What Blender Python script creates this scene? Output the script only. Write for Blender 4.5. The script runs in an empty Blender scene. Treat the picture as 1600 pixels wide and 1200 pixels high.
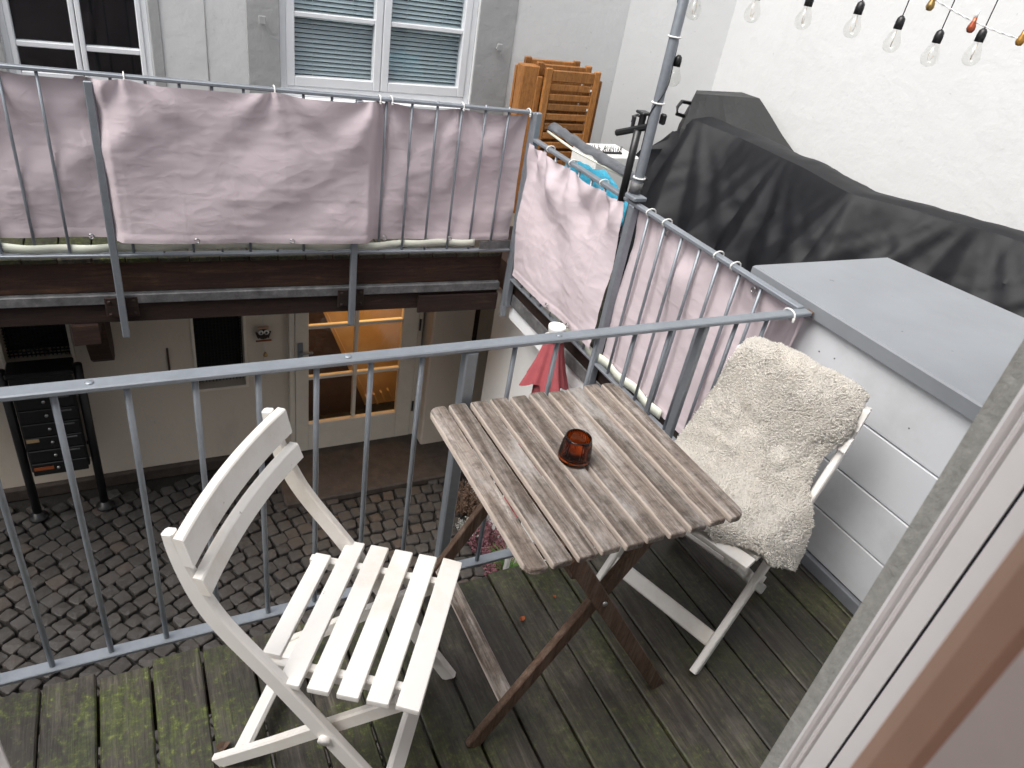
import bpy, bmesh, math, random
from mathutils import Vector, Matrix, noise
random.seed(7)
S = bpy.context.scene
COL = S.collection
R = math.radians

# ------------------------------------------------------------------ camera
cam_data = bpy.data.cameras.new('camera')
cam = bpy.data.objects.new('camera', cam_data)
COL.objects.link(cam)
CM = ((0.8893169, -0.4309541, 0.152951),   # camera right
      (-0.1170245, -0.5378098, -0.8349048),   # camera down
      (0.4420641, 0.7245959, -0.5287155))     # view direction
cam.matrix_world = Matrix(((CM[0][0], -CM[1][0], -CM[2][0], 0.0),
                           (CM[0][1], -CM[1][1], -CM[2][1], 0.0),
                           (CM[0][2], -CM[1][2], -CM[2][2], 1.8),
                           (0, 0, 0, 1)))
cam_data.sensor_width = 36.0
cam_data.lens = 1110.0 / 1600 * 36
cam_data.clip_start = 0.02
cam_data.clip_end = 200
cam_data.dof.use_dof = True
cam_data.dof.focus_distance = 2.4
cam_data.dof.aperture_fstop = 8.0
S.camera = cam

# ------------------------------------------------------------------ light: overcast courtyard
W = bpy.data.worlds.new('World'); S.world = W; W.use_nodes = True
nt = W.node_tree; nt.nodes.clear()
sky = nt.nodes.new('ShaderNodeTexSky'); sky.sky_type = 'NISHITA'; sky.sun_disc = False
sky.sun_elevation = R(56); sky.sun_rotation = R(-101)
sky.air_density = 1.0; sky.dust_density = 4.0; sky.ozone_density = 1.0
hs = nt.nodes.new('ShaderNodeHueSaturation'); hs.inputs['Saturation'].default_value = 0.30
bg = nt.nodes.new('ShaderNodeBackground'); bg.inputs['Strength'].default_value = 0.13
wo = nt.nodes.new('ShaderNodeOutputWorld')
nt.links.new(sky.outputs[0], hs.inputs['Color']); nt.links.new(hs.outputs[0], bg.inputs['Color'])
nt.links.new(bg.outputs[0], wo.inputs['Surface'])
sun_d = bpy.data.lights.new('sun', 'SUN'); sun_d.energy = 1.2; sun_d.angle = R(42); sun_d.color = (1, .96, .91)
sun = bpy.data.objects.new('sun', sun_d); COL.objects.link(sun); sun.location = (-2, 0, 9)
sun.rotation_euler = Vector((-0.53, -0.10, 0.84)).to_track_quat('Z', 'Y').to_euler()
S.view_settings.view_transform = 'Standard'
S.view_settings.look = 'None'
S.view_settings.gamma = 1.0
S.view_settings.exposure = 1.08
S.cycles.max_bounces = 6; S.cycles.diffuse_bounces = 4; S.cycles.glossy_bounces = 2; S.cycles.transmission_bounces = 6; S.cycles.transparent_max_bounces = 10
S.cycles.caustics_reflective = False; S.cycles.caustics_refractive = False

# ------------------------------------------------------------------ helpers
MATS = {}
class NT:
    def __init__(s, name):
        s.m = bpy.data.materials.new(name); s.m.use_nodes = True
        s.t = s.m.node_tree; s.p = s.t.nodes['Principled BSDF']; s.out = s.t.nodes['Material Output']
        MATS[name] = s.m
    def n(s, typ, **kw):
        x = s.t.nodes.new('ShaderNode' + typ)
        for k, v in kw.items():
            if k in x.inputs: x.inputs[k].default_value = v
            else: setattr(x, k, v)
        return x
    def l(s, a, b): s.t.links.new(a, b)
    def coords(s, kind='Object', scale=(1, 1, 1), rnd=0.0):
        if kind == 'World':
            o = s.n('NewGeometry').outputs['Position']
        else:
            o = s.n('TexCoord').outputs[kind]
        if rnd:
            oi = s.n('ObjectInfo'); mu = s.n('Math', operation='MULTIPLY'); mu.inputs[1].default_value = rnd
            s.l(oi.outputs['Random'], mu.inputs[0])
            ad = s.n('VectorMath', operation='ADD'); s.l(o, ad.inputs[0]); s.l(mu.outputs[0], ad.inputs[1]); o = ad.outputs[0]
        mp = s.n('Mapping'); mp.inputs['Scale'].default_value = scale; s.l(o, mp.inputs['Vector'])
        return mp.outputs[0]
    def noise(s, vec, scale, detail=6, rough=.6, dist=0):
        x = s.n('TexNoise'); x.inputs['Scale'].default_value = scale; x.inputs['Detail'].default_value = detail
        x.inputs['Roughness'].default_value = rough; x.inputs['Distortion'].default_value = dist
        s.l(vec, x.inputs['Vector']); return x.outputs['Fac']
    def ramp(s, fac, stops):
        x = s.n('ValToRGB'); cr = x.color_ramp
        while len(cr.elements) < len(stops): cr.elements.new(.5)
        for e, (p, c) in zip(cr.elements, stops):
            e.position = p; e.color = (*c, 1) if len(c) == 3 else c
        s.l(fac, x.inputs[0]); return x.outputs[0]
    def mix(s, fac, a, b, mode='MIX'):
        x = s.n('MixRGB', blend_type=mode)
        for i, v in ((0, fac), (1, a), (2, b)):
            if hasattr(v, 'links'): s.l(v, x.inputs[i])
            elif i == 0: x.inputs[0].default_value = v
            else: x.inputs[i].default_value = (*v, 1)
        return x.outputs[0]
    def bump(s, h, strength=.3, dist=.01):
        x = s.n('Bump'); x.inputs['Strength'].default_value = strength; x.inputs['Distance'].default_value = dist
        s.l(h, x.inputs['Height'])
        prev = s.p.inputs['Normal'].links
        if prev: s.l(prev[0].from_socket, x.inputs['Normal'])
        s.l(x.outputs[0], s.p.inputs['Normal'])
    def base(s, c):
        if hasattr(c, 'links'): s.l(c, s.p.inputs['Base Color'])
        else: s.p.inputs['Base Color'].default_value = (*c, 1)
    def set(s, rough=None, metal=None, **kw):
        if rough is not None: s.p.inputs['Roughness'].default_value = rough
        if metal is not None: s.p.inputs['Metallic'].default_value = metal
        for k, v in kw.items(): s.p.inputs[k.replace('_', ' ')].default_value = v

def g3(v): return (v, v, v)
def simple(name, col, rough=.6, metal=0, var=.12, scale=12, bump=0, bscale=60, rnd=3.0, dirt=None, specks=None, **kw):
    m = NT(name); v = m.coords('Object', rnd=rnd)
    f = m.noise(v, scale)
    lo = tuple(c * (1 - var) for c in col); hi = tuple(min(1, c * (1 + var)) for c in col)
    c = m.ramp(f, [(.3, lo), (.7, hi)])
    if dirt:
        d = m.noise(m.coords('Object', rnd=rnd * 1.7), scale * .4, 8, .7)
        c = m.mix(m.ramp(d, [(.52, g3(0)), (.72, g3(.75))]), c, dirt)
    if specks:
        sp = m.noise(m.coords('Object', rnd=rnd * .6), 26, 4, .6)
        c = m.mix(m.ramp(sp, [(.715, g3(0)), (.74, g3(.7))]), c, specks)
    m.base(c); m.set(rough, metal, **kw)
    if bump: m.bump(m.noise(v, bscale, 8, .65), bump, .01)
    return m

def mesh_from(name, verts, faces, smooth=False):
    me = bpy.data.meshes.new(name); me.from_pydata([tuple(v) for v in verts], [], faces); me.update()
    if smooth:
        me.polygons.foreach_set('use_smooth', [True] * len(me.polygons))
    return me
def bm_mesh(name, bm, smooth=False):
    me = bpy.data.meshes.new(name); bmesh.ops.recalc_face_normals(bm, faces=bm.faces[:]); bm.to_mesh(me); bm.free()
    if smooth: me.polygons.foreach_set('use_smooth', [True] * len(me.polygons))
    return me
def add_box(bm, c, s, bevel=0, rot=None, seg=1):
    r = bmesh.ops.create_cube(bm, size=1.0)
    vs = r['verts']
    bmesh.ops.scale(bm, vec=s, verts=vs)
    if bevel:
        es = list({e for v in vs for e in v.link_edges})
        r2 = bmesh.ops.bevel(bm, geom=es, offset=bevel, segments=seg, affect='EDGES', profile=.7)
        vs = list({v for f in r2['faces'] for v in f.verts} | {v for v in vs if v.is_valid})
    if rot is not None: bmesh.ops.rotate(bm, verts=vs, cent=(0, 0, 0), matrix=rot)
    bmesh.ops.translate(bm, vec=c, verts=vs)
    return vs
def box_mesh(name, c, s, bevel=0, rot=None, seg=1):
    bm = bmesh.new(); add_box(bm, c, s, bevel, rot, seg); return bm_mesh(name, bm)
def beam_between(bm, a, b, w, h, up=(0, 0, 1), bevel=.002):
    """bar of width w and height h from a to b"""
    a = Vector(a); b = Vector(b); d = (b - a); L = d.length; d.normalize()
    side = d.cross(Vector(up)).normalized(); u = side.cross(d)
    rot = Matrix((d, side, u)).transposed()
    add_box(bm, (a + b) / 2, (L, w, h), bevel, rot)
def tube(bm, pts, rad, seg=8, cap=True):
    pts = [Vector(p) for p in pts]; rings = []; n = len(pts)
    rads = rad if isinstance(rad, (list, tuple)) else [rad] * n
    up = Vector((0, 0, 1))
    if abs((pts[-1] - pts[0]).normalized().z) > .95: up = Vector((1, 0, 0))
    for i, p in enumerate(pts):
        d = (pts[min(i + 1, n - 1)] - pts[max(i - 1, 0)]).normalized()
        s = d.cross(up).normalized(); u = s.cross(d)
        rings.append([bm.verts.new(p + (s * math.cos(t) + u * math.sin(t)) * rads[i]) for t in [2 * math.pi * k / seg for k in range(seg)]])
    for a, b in zip(rings, rings[1:]):
        for k in range(seg): bm.faces.new((a[k], a[(k + 1) % seg], b[(k + 1) % seg], b[k]))
    if cap:
        bm.faces.new(rings[0][::-1]); bm.faces.new(rings[-1])
def tube_mesh(name, pts, rad, seg=8):
    bm = bmesh.new(); tube(bm, pts, rad, seg); return bm_mesh(name, bm, True)
def lathe(name, prof, seg=24, smooth=True):
    bm = bmesh.new(); rings = []
    for r, z in prof:
        rings.append([bm.verts.new((r * math.cos(2 * math.pi * k / seg), r * math.sin(2 * math.pi * k / seg), z)) for k in range(seg)])
    for a, b in zip(rings, rings[1:]):
        for k in range(seg): bm.faces.new((a[k], a[(k + 1) % seg], b[(k + 1) % seg], b[k]))
    if prof[0][0] > 1e-4: bm.faces.new(rings[0][::-1])
    if prof[-1][0] > 1e-4: bm.faces.new(rings[-1])
    bmesh.ops.remove_doubles(bm, verts=bm.verts[:], dist=1e-6)
    return bm_mesh(name, bm, smooth)
def obj(name, me, mat, parent=None, loc=(0, 0, 0), rot=(0, 0, 0), label=None):
    o = bpy.data.objects.new(name, me); COL.objects.link(o)
    if mat and me and not me.materials: me.materials.append(MATS[mat])
    o.location = loc; o.rotation_euler = rot
    if parent:
        o.parent = parent
        if parent.get('_w'): o.matrix_parent_inverse = Matrix.Translation(-Vector(parent.location))
    if label: o['label'] = label
    return o
def thing(name, label, cat, loc=(0, 0, 0), rotz=0, group=None, world=True):
    """Empty at the base; with world=True the parts are given in world coordinates"""
    o = bpy.data.objects.new(name, None); COL.objects.link(o); o.location = loc; o.rotation_euler = (0, 0, rotz)
    o.empty_display_size = .05
    o['label'] = label; o['category'] = cat
    if group: o['group'] = group
    if world: o['_w'] = 1
    return o
def tag(o, label, cat, group=None):
    o['label'] = label; o['category'] = cat
    if group: o['group'] = group
    return o
def structure(name, me, mat, loc=(0, 0, 0)):
    o = obj(name, me, mat, None, loc); o['kind'] = 'structure'; return o
def sub(name, me, mat, part, loc=(0, 0, 0), rot=(0, 0, 0)):
    """sub-part in the same coordinates as its part"""
    o = bpy.data.objects.new(name, me); COL.objects.link(o)
    if mat and not me.materials: me.materials.append(MATS[mat])
    o.location = loc; o.rotation_euler = rot; o.parent = part
    bpy.context.view_layer.update()
    r = part.parent
    if r and r.get('_w'):
        o.matrix_parent_inverse = Matrix.Translation(-Vector(part.location))
    return o
def fbm(p, o=4): return noise.fractal(Vector(p), 1.0, 2.0, o)

# ------------------------------------------------------------------ materials
def wood_mat(name, cols, axis, scale=1.0, rough=.8, moss=0, bump=.5, rnd=9.0, mossw=.5, mottle=.35, wear=0):
    m = NT(name)
    st = [14, 14, 14]; st[axis] = .9
    v = m.coords('Object', tuple(a * scale for a in st), rnd)
    g = m.noise(v, 3.0, 10, .68, .6)
    c = m.ramp(g, [(.28, cols[0]), (.45, cols[1]), (.6, cols[2]), (.75, cols[3])])
    big = m.noise(m.coords('Object', (1, 1, 1), rnd), 5.5, 5, .6)
    c = m.mix(m.ramp(big, [(.35, g3(.0)), (.7, g3(.65))]), c, cols[1])
    oi = m.n('ObjectInfo')
    c = m.mix(.8, c, m.ramp(oi.outputs['Random'], [(0, g3(.55)), (1, g3(1.15))]), 'MULTIPLY')
    if moss:
        w = m.coords('World')
        a = m.noise(w, 3.2, 7, .72, .4); b = m.noise(w, 55, 5, .7)
        k = m.mix(.38, a, b)
        fac = m.ramp(k, [(mossw, g3(0)), (mossw + .1, g3(moss))])
        # moss grows thickest on the damp left end of the boards
        sx = m.n('SeparateXYZ'); m.l(w, sx.inputs[0])
        fac = m.mix(1.0, fac, m.ramp(sx.outputs[0], [(.15, g3(1)), (.75, g3(.5))]), 'MULTIPLY')
        c = m.mix(fac, c, m.ramp(b, [(.35, (.022, .028, .008)), (.58, (.085, .105, .02)), (.72, (.24, .26, .07))]))
        wn = m.noise(m.coords('World', (1.6, .6, 1)), 4.1, 7, .7)
        c = m.mix(m.ramp(wn, [(.54, g3(0)), (.70, g3(.5))]), c, (.20, .175, .14))
        dk = m.noise(w, 2.3, 5, .6)
        c = m.mix(m.ramp(dk, [(.42, g3(0)), (.62, g3(.7))]), c, (.018, .016, .012))
    mot = m.noise(m.coords('Object', (1, 1, 1), rnd * 2.3), 38, 8, .75)
    c = m.mix(mottle, c, m.ramp(mot, [(.36, g3(.30)), (.52, g3(1.0)), (.72, g3(1.25))]), 'MULTIPLY')
    fine = m.noise(m.coords('Object', tuple(a * scale * 2.2 for a in st), rnd), 7, 6, .7)
    c = m.mix(.6, c, m.ramp(fine, [(.34, g3(.36)), (.58, g3(1.2))]), 'MULTIPLY')
    if wear:
        pp = m.noise(m.coords('Object', (1, .35, 1), rnd * 1.3), 9, 7, .72)
        c = m.mix(m.ramp(pp, [(.52, g3(0)), (.66, g3(.55))]), c, (.50, .47, .45))
        c = m.mix(m.ramp(pp, [(.30, g3(.6)), (.42, g3(0))]), c, (.05, .036, .028))
        ge = m.n('TexCoord'); sx = m.n('SeparateXYZ'); m.l(ge.outputs['Generated'], sx.inputs[0])
        s1 = m.n('Math', operation='SUBTRACT'); m.l(sx.outputs[0], s1.inputs[0]); s1.inputs[1].default_value = .5
        s2 = m.n('Math', operation='ABSOLUTE'); m.l(s1.outputs[0], s2.inputs[0])
        s3 = m.n('Math', operation='MULTIPLY_ADD'); m.l(fine, s3.inputs[0]); s3.inputs[1].default_value = .12; m.l(s2.outputs[0], s3.inputs[2])
        c = m.mix(m.ramp(s3.outputs[0], [(.49, g3(0)), (.535, g3(wear))]), c, (.55, .47, .41))
    m.base(c); m.set(rough)
    m.bump(g, bump, .004); m.bump(fine, bump * .8, .002)
    return m
wood_mat('deck_wood', [(.011, .0085, .006), (.04, .032, .024), (.10, .087, .067), (.28, .25, .20)], 1, moss=.92, rough=.46, mossw=.462)
wood_mat('table_wood', [(.04, .027, .019), (.17, .132, .107), (.36, .315, .282), (.68, .63, .59)], 1, moss=0, bump=1.0, mottle=.62, wear=.75)
wood_mat('table_leg_wood', [(.05, .028, .018), (.12, .07, .045), (.2, .135, .1), (.3, .23, .19)], 2, bump=.5)
wood_mat('teak', [(.20, .075, .018), (.34, .14, .035), (.42, .185, .05), (.5, .24, .075)], 2, rough=.5, bump=.15)
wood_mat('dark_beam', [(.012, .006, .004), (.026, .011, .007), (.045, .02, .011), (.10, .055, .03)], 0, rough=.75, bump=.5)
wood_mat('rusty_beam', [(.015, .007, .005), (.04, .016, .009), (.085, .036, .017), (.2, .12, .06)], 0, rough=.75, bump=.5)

m = NT('galvanised'); v = m.coords('Object', rnd=2)
vo = m.n('TexVoronoi'); vo.inputs['Scale'].default_value = 60; m.l(v, vo.inputs['Vector'])
c = m.mix(m.noise(v, 9, 8, .7), (.20, .22, .245), (.36, .39, .43)); c = m.mix(.18, c, m.ramp(vo.outputs['Distance'], [(0, g3(.75)), (1, g3(1.2))]), 'MULTIPLY')
m.base(c); m.set(.48, .55); m.bump(m.noise(v, 120, 4), .12, .002)
m = NT('galvanised_dull'); v = m.coords('Object', rnd=2)
m.base(m.ramp(m.noise(v, 14, 8, .75), [(.3, (.07, .068, .066)), (.55, (.16, .16, .165)), (.75, (.30, .29, .28))])); m.set(.6, .3)

simple('chair_paint', (.80, .775, .74), .38, var=.04, scale=5, dirt=(.60, .53, .44), specks=(.36, .29, .22), bump=.05, bscale=30)
simple('window_paint', (.80, .82, .84), .35, var=.03)
simple('door_paint', (.74, .68, .58), .45, var=.05)
simple('frame_white', (.88, .86, .85), .4, var=.03, scale=4)
simple('siding', (.65, .67, .70), .42, var=.04, scale=3, dirt=(.50, .50, .50), rnd=4)
simple('cap_metal', (.225, .24, .26), .42, var=.1, scale=2.2, dirt=(.32, .33, .34), rnd=0, specks=(.05, .05, .05))
simple('plinth_grey', (.18, .19, .21), .6)
simple('black_metal', (.010, .010, .011), .4, var=.2)
simple('black_plastic', (.014, .014, .015), .35, var=.2)
simple('gasket', (.012, .012, .02), .5)
simple('white_plastic', (.78, .78, .76), .35, var=.04)
simple('cream_band', (.66, .68, .58), .5, var=.06, scale=6)
simple('parasol_red', (.33, .07, .08), .85, var=.12, scale=20, bump=.1, bscale=200)
simple('steel', (.5, .5, .5), .3, 1.0)
simple('brass', (.45, .30, .12), .3, .9)
simple('soil', (.014, .012, .010), .95, var=.4, scale=40, bump=.6)
simple('heather', (.17, .065, .085), .8, var=.35, scale=30)
simple('heather_dry', (.12, .075, .05), .85, var=.4, scale=30)
simple('silver_leaf', (.30, .31, .29), .8, var=.2)
simple('green_leaf', (.055, .125, .02), .5, var=.35, scale=10)
simple('leaf_orange', (.30, .075, .02), .7, var=.3)
simple('blue_plastic', (.03, .34, .50), .3, var=.25, scale=16, bump=.4, bscale=30)
simple('foil', (.24, .25, .27), .3, .7, var=.15, bump=.5, bscale=18)
simple('wax', (.62, .50, .36), .5)
simple('stone', (.20, .185, .165), .85, var=.3, scale=25, bump=.4)
simple('doorstep_stone', (.055, .042, .034), .8, var=.3, scale=15, bump=.4)
simple('stone_reveal', (.40, .40, .37), .9, var=.16, scale=70, bump=.5, bscale=150)
simple('inner_wood', (.66, .42, .30), .6, var=.12, scale=4)
simple('inner_wall', (.86, .76, .72), .8, var=.04)
simple('hall_wall', (.62, .42, .20), .7, var=.05)
simple('hall_floor', (.05, .026, .014), .6, var=.2)
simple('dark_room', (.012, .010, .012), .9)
simple('lattice', (.012, .011, .010), .8, var=.3)
simple('owl_body', (.03, .018, .015), .7)
simple('copper_glass', (.40, .10, .05), .2, .5)
simple('gold_glass', (.42, .22, .05), .2, .5)
simple('twine', (.6, .56, .5), .8)
simple('brass_plate', (.42, .30, .16), .5)

def plaster(name, col, stain, amt=.5, b=.25):
    m = NT(name); v = m.coords('World')
    c = m.mix(m.noise(v, 1.3, 6, .6), tuple(x * .95 for x in col), tuple(min(1, x * 1.04) for x in col))
    st = m.noise(m.coords('World', (1, 1, .35)), 2.6, 9, .72)
    c = m.mix(m.ramp(st, [(.56, g3(0)), (.78, g3(amt))]), c, stain)
    sp = m.noise(v, 38, 3, .5)
    c = m.mix(m.ramp(sp, [(.71, g3(0)), (.75, g3(.4))]), c, tuple(x * .55 for x in col))
    m.base(c); m.set(.9)
    m.bump(m.noise(v, 9, 7, .6), b, .02); m.bump(m.noise(v, 90, 4, .6), b * .6, .003)
plaster('plaster_white', (.65, .657, .655), (.55, .54, .525), .5)
plaster('plaster_grey', (.36, .365, .365), (.46, .45, .43), .6, .4)
plaster('plaster_cream', (.66, .585, .49), (.42, .36, .29), .5)

# cloth
m = NT('screen_cloth'); v = m.coords('Object')
c = m.mix(m.noise(v, 3, 5), (.62, .53, .56), (.68, .59, .625)); m.base(c); m.set(1.0, **{'Specular_IOR_Level': .15})
tc = m.coords('Object')
m.bump(m.noise(m.coords('Object', (1, 1, 1.3)), 6, 5, .55, .8), .10, .02)
m.bump(m.noise(m.coords('Object', (500, 500, 500)), 1, 2), .06, .001)
rn = m.noise(m.coords('Object', (1, 1, 1.5)), 5.0, 3, .55, .9)
r1 = m.n('Math', operation='SUBTRACT'); m.l(rn, r1.inputs[0]); r1.inputs[1].default_value = .5
r2 = m.n('Math', operation='ABSOLUTE'); m.l(r1.outputs[0], r2.inputs[0])
m.bump(m.ramp(r2.outputs[0], [(0, g3(1)), (.05, g3(.25)), (.14, g3(0))]), .12, .006)
tr = m.n('BsdfTranslucent'); tr.inputs['Color'].default_value = (.55, .45, .47, 1)
mx = m.n('MixShader'); mx.inputs[0].default_value = .18
m.l(m.p.outputs[0], mx.inputs[1]); m.l(tr.outputs[0], mx.inputs[2]); m.l(mx.outputs[0], m.out.inputs['Surface'])

m = NT('tarp'); v = m.coords('Object')
m.base(m.mix(m.noise(v, 5, 8, .7), (.0035, .0038, .005), (.009, .0098, .013))); m.set(.52, **{'Specular_IOR_Level': .25})
m.bump(m.noise(m.coords('Object', (1, 1, .6)), 6, 3, .5, .3), .16, .015); m.bump(m.noise(v, 45, 4), .12, .003)
m = NT('tarp_faded'); v = m.coords('Object')
m.base(m.mix(m.noise(v, 4, 8, .7), (.016, .0165, .017), (.032, .033, .033))); m.set(.6)
m.bump(m.noise(v, 8, 7, .6, .6), .4, .02)

def glassy(name, tint, rough, fac, reflect=(1, 1, 1)):
    """thin pane: see-through with a Fresnel reflection"""
    m = NT(name); t = m.n('BsdfTransparent'); t.inputs[0].default_value = (*tint, 1)
    g = m.n('BsdfGlossy'); g.inputs['Roughness'].default_value = rough; g.inputs['Color'].default_value = (*reflect, 1)
    fr = m.n('LayerWeight'); fr.inputs[0].default_value = .5
    pw = m.n('Math', operation='POWER'); m.l(fr.outputs['Facing'], pw.inputs[0]); pw.inputs[1].default_value = 4.0
    ma = m.n('Math', operation='MULTIPLY_ADD'); m.l(pw.outputs[0], ma.inputs[0]); ma.inputs[1].default_value = fac; ma.inputs[2].default_value = .035
    mx = m.n('MixShader'); m.l(ma.outputs[0], mx.inputs[0]); m.l(t.outputs[0], mx.inputs[1]); m.l(g.outputs[0], mx.inputs[2])
    m.l(mx.outputs[0], m.out.inputs['Surface'])
glassy('pane_glass', (.93, .96, .97), .02, .7)
glassy('bulb_glass', (.95, .95, .94), .05, .55)
m = NT('amber_glass'); m.base((.34, .055, .007)); m.set(.06, **{'Transmission_Weight': 1.0, 'IOR': 1.45})
m = NT('blind_slat'); m.base((.66, .72, .73)); m.set(.4)
m = NT('wool'); v = m.coords('Object')
wc = m.mix(m.noise(v, 14, 6, .7), (.93, .885, .81), (.97, .95, .91)); gi = m.n('NewGeometry')
m.base(m.mix(1.0, wc, m.ramp(gi.outputs['Random Per Island'], [(0, g3(.92)), (.7, g3(1.0)), (1, g3(1.03))]), 'MULTIPLY'))
tr = m.n('BsdfTranslucent'); tr.inputs['Color'].default_value = (.98, .94, .88, 1); mx = m.n('MixShader'); mx.inputs[0].default_value = .5
m.l(m.p.outputs[0], mx.inputs[1]); m.l(tr.outputs[0], mx.inputs[2]); m.l(mx.outputs[0], m.out.inputs['Surface']); m.set(.95, **{'Sheen_Weight': .3})
m = NT('cobble'); v = m.coords('World')
c = m.mix(m.noise(v, 5, 5), (.020, .018, .017), (.055, .050, .046))
oi = m.n('ObjectInfo'); gi = m.n('NewGeometry')
c = m.mix(.7, c, m.ramp(gi.outputs['Random Per Island'], [(0, g3(.55)), (.8, g3(1.25)), (1, (1.6, 1.3, 1.1))]), 'MULTIPLY')
c = m.mix(.5, c, m.ramp(oi.outputs['Random'], [(0, g3(.7)), (1, g3(1.25))]), 'MULTIPLY')
c = m.mix(m.ramp(m.noise(v, 26, 6, .7), [(.5, g3(0)), (.75, g3(.5))]), c, (.085, .087, .092))
m.base(c); m.set(.62); m.bump(m.noise(v, 40, 6), .5, .006)
# ================================================================== THE SETTING
ZG = -2.1
# courtyard ground: a bedding sheet with cobbles laid in arcs
gm = mesh_from('ground_sheet', [(-9, -.5, ZG - .035), (4.5, -.5, ZG - .035), (4.5, 9, ZG - .035), (-9, 9, ZG - .035)], [(0, 1, 2, 3)])
ground = structure('courtyard_ground', gm, 'soil')
random.seed(11)
protos = []
def stone_verts(w, d, h, seed):
    rr = random.Random(seed); top = []; bot = []; k = .012
    base = [(-w / 2 + k, -d / 2), (w / 2 - k, -d / 2), (w / 2, -d / 2 + k), (w / 2, d / 2 - k), (w / 2 - k, d / 2), (-w / 2 + k, d / 2), (-w / 2, d / 2 - k), (-w / 2, -d / 2 + k)]
    base = [(x + rr.uniform(-.006, .006), y + rr.uniform(-.006, .006)) for x, y in base]
    vs = [(x, y, -.05) for x, y in base] + [(x, y, h * .35) for x, y in base] + [(x * .9, y * .9, h + rr.uniform(-.003, .003)) for x, y in base]
    vs.append((rr.uniform(-.01, .01), rr.uniform(-.01, .01), h + rr.uniform(.001, .005)))
    fs = []
    for r in (0, 8):
        for i in range(8): fs.append((r + i, r + (i + 1) % 8, r + 8 + (i + 1) % 8, r + 8 + i))
    for i in range(8): fs.append((16 + i, 16 + (i + 1) % 8, 24))
    return vs, fs
for i in range(10):
    vs, fs = stone_verts(.092 + .008 * math.sin(i * 2.1), .092 + .007 * math.cos(i * 3.3), .010, i)
    me = mesh_from('cobble_mesh', vs, fs); me.materials.append(MATS['cobble']); protos.append((me, vs, fs))
spots = []
CX, CY = 1.55, .6
for k in range(6, 52):
    r = k * .102; n = int(2 * math.pi * r / .104); ph = random.random()
    for j in range(n):
        a = 2 * math.pi * (j + ph) / n
        x = CX + r * math.cos(a); y = CY + r * math.sin(a)
        if -2.6 < x < 2.1 and 1.2 < y < 4.66 and not (y > 4.15 and .8 < x < 2.3):
            spots.append((x + random.uniform(-.006, .006), y + random.uniform(-.006, .006), a + random.uniform(-.07, .07)))
def near_key(p): return (p[0] - .15) ** 2 * .8 + (p[1] - 2.9) ** 2
spots.sort(key=near_key)
for i, (x, y, a) in enumerate(spots[:300]):
    o = obj('cobble', protos[random.randrange(10)][0], None, ground, (x, y, ZG - .012 + random.uniform(-.005, .006)), (random.uniform(-.04, .04), random.uniform(-.04, .04), a))
vs_all, fs_all = [], []
for x, y, a in spots[300:]:
    me, vs, fs = protos[random.randrange(10)]; b = len(vs_all); z0 = ZG - .012 + random.uniform(-.005, .006)
    for vx, vy, vz in vs: vs_all.append((x + vx * math.cos(a) - vy * math.sin(a), y + vx * math.sin(a) + vy * math.cos(a), z0 + vz))
    fs_all += [tuple(b + q for q in f) for f in fs]
o = obj('cobbles', mesh_from('cobbles', vs_all, fs_all), 'cobble', ground); o['kind'] = 'stuff'

# our wooden balcony floor: boards running away from the door
deck = bpy.data.objects.new('balcony_deck', None); COL.objects.link(deck); deck['kind'] = 'structure'; deck['_w'] = 1
PITCH = .1262
for k in range(-6, 20):
    x0 = -.36 + k * PITCH + .003; x1 = x0 + PITCH - .007
    if x0 > 2.06: break
    x1 = min(x1, 2.066)
    ye = 1.415 + random.uniform(-.012, .012); ys = -.1
    n = 24; bm = bmesh.new(); prof = [(x0, -.028), (x0, -.004), (x0 + .004, 0), ((x0 + x1) / 2, random.uniform(-.002, .001)), (x1 - .004, 0), (x1, -.004), (x1, -.028)]
    rows = []
    ph = random.random() * 9
    for i in range(n + 1):
        y = ys + (ye - ys) * i / n
        wz = .0022 * fbm((x0 * 5, y * 2.3, ph)); wx = .0018 * fbm((x0 * 3 + 7, y * 6, ph))
        rows.append([bm.verts.new((px - (x0 + x1) / 2 + (wx if q in (0, 1, 2) else -wx if q in (4, 5, 6) else 0), y, pz + wz)) for q, (px, pz) in enumerate(prof)])
    for a, b in zip(rows, rows[1:]):
        for q in range(6): bm.faces.new((a[q], a[q + 1], b[q + 1], b[q]))
    bm.faces.new(rows[0]); bm.faces.new(rows[-1][::-1])
    obj('deck_board', bm_mesh('deck_board', bm), 'deck_wood', deck, ((x0 + x1) / 2, 0, 0))
for y in (.35, .9, 1.34): obj('joist', box_mesh('joist', (.9, y, -.09), (2.5, .07, .115)), 'dark_beam', deck)

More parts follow.
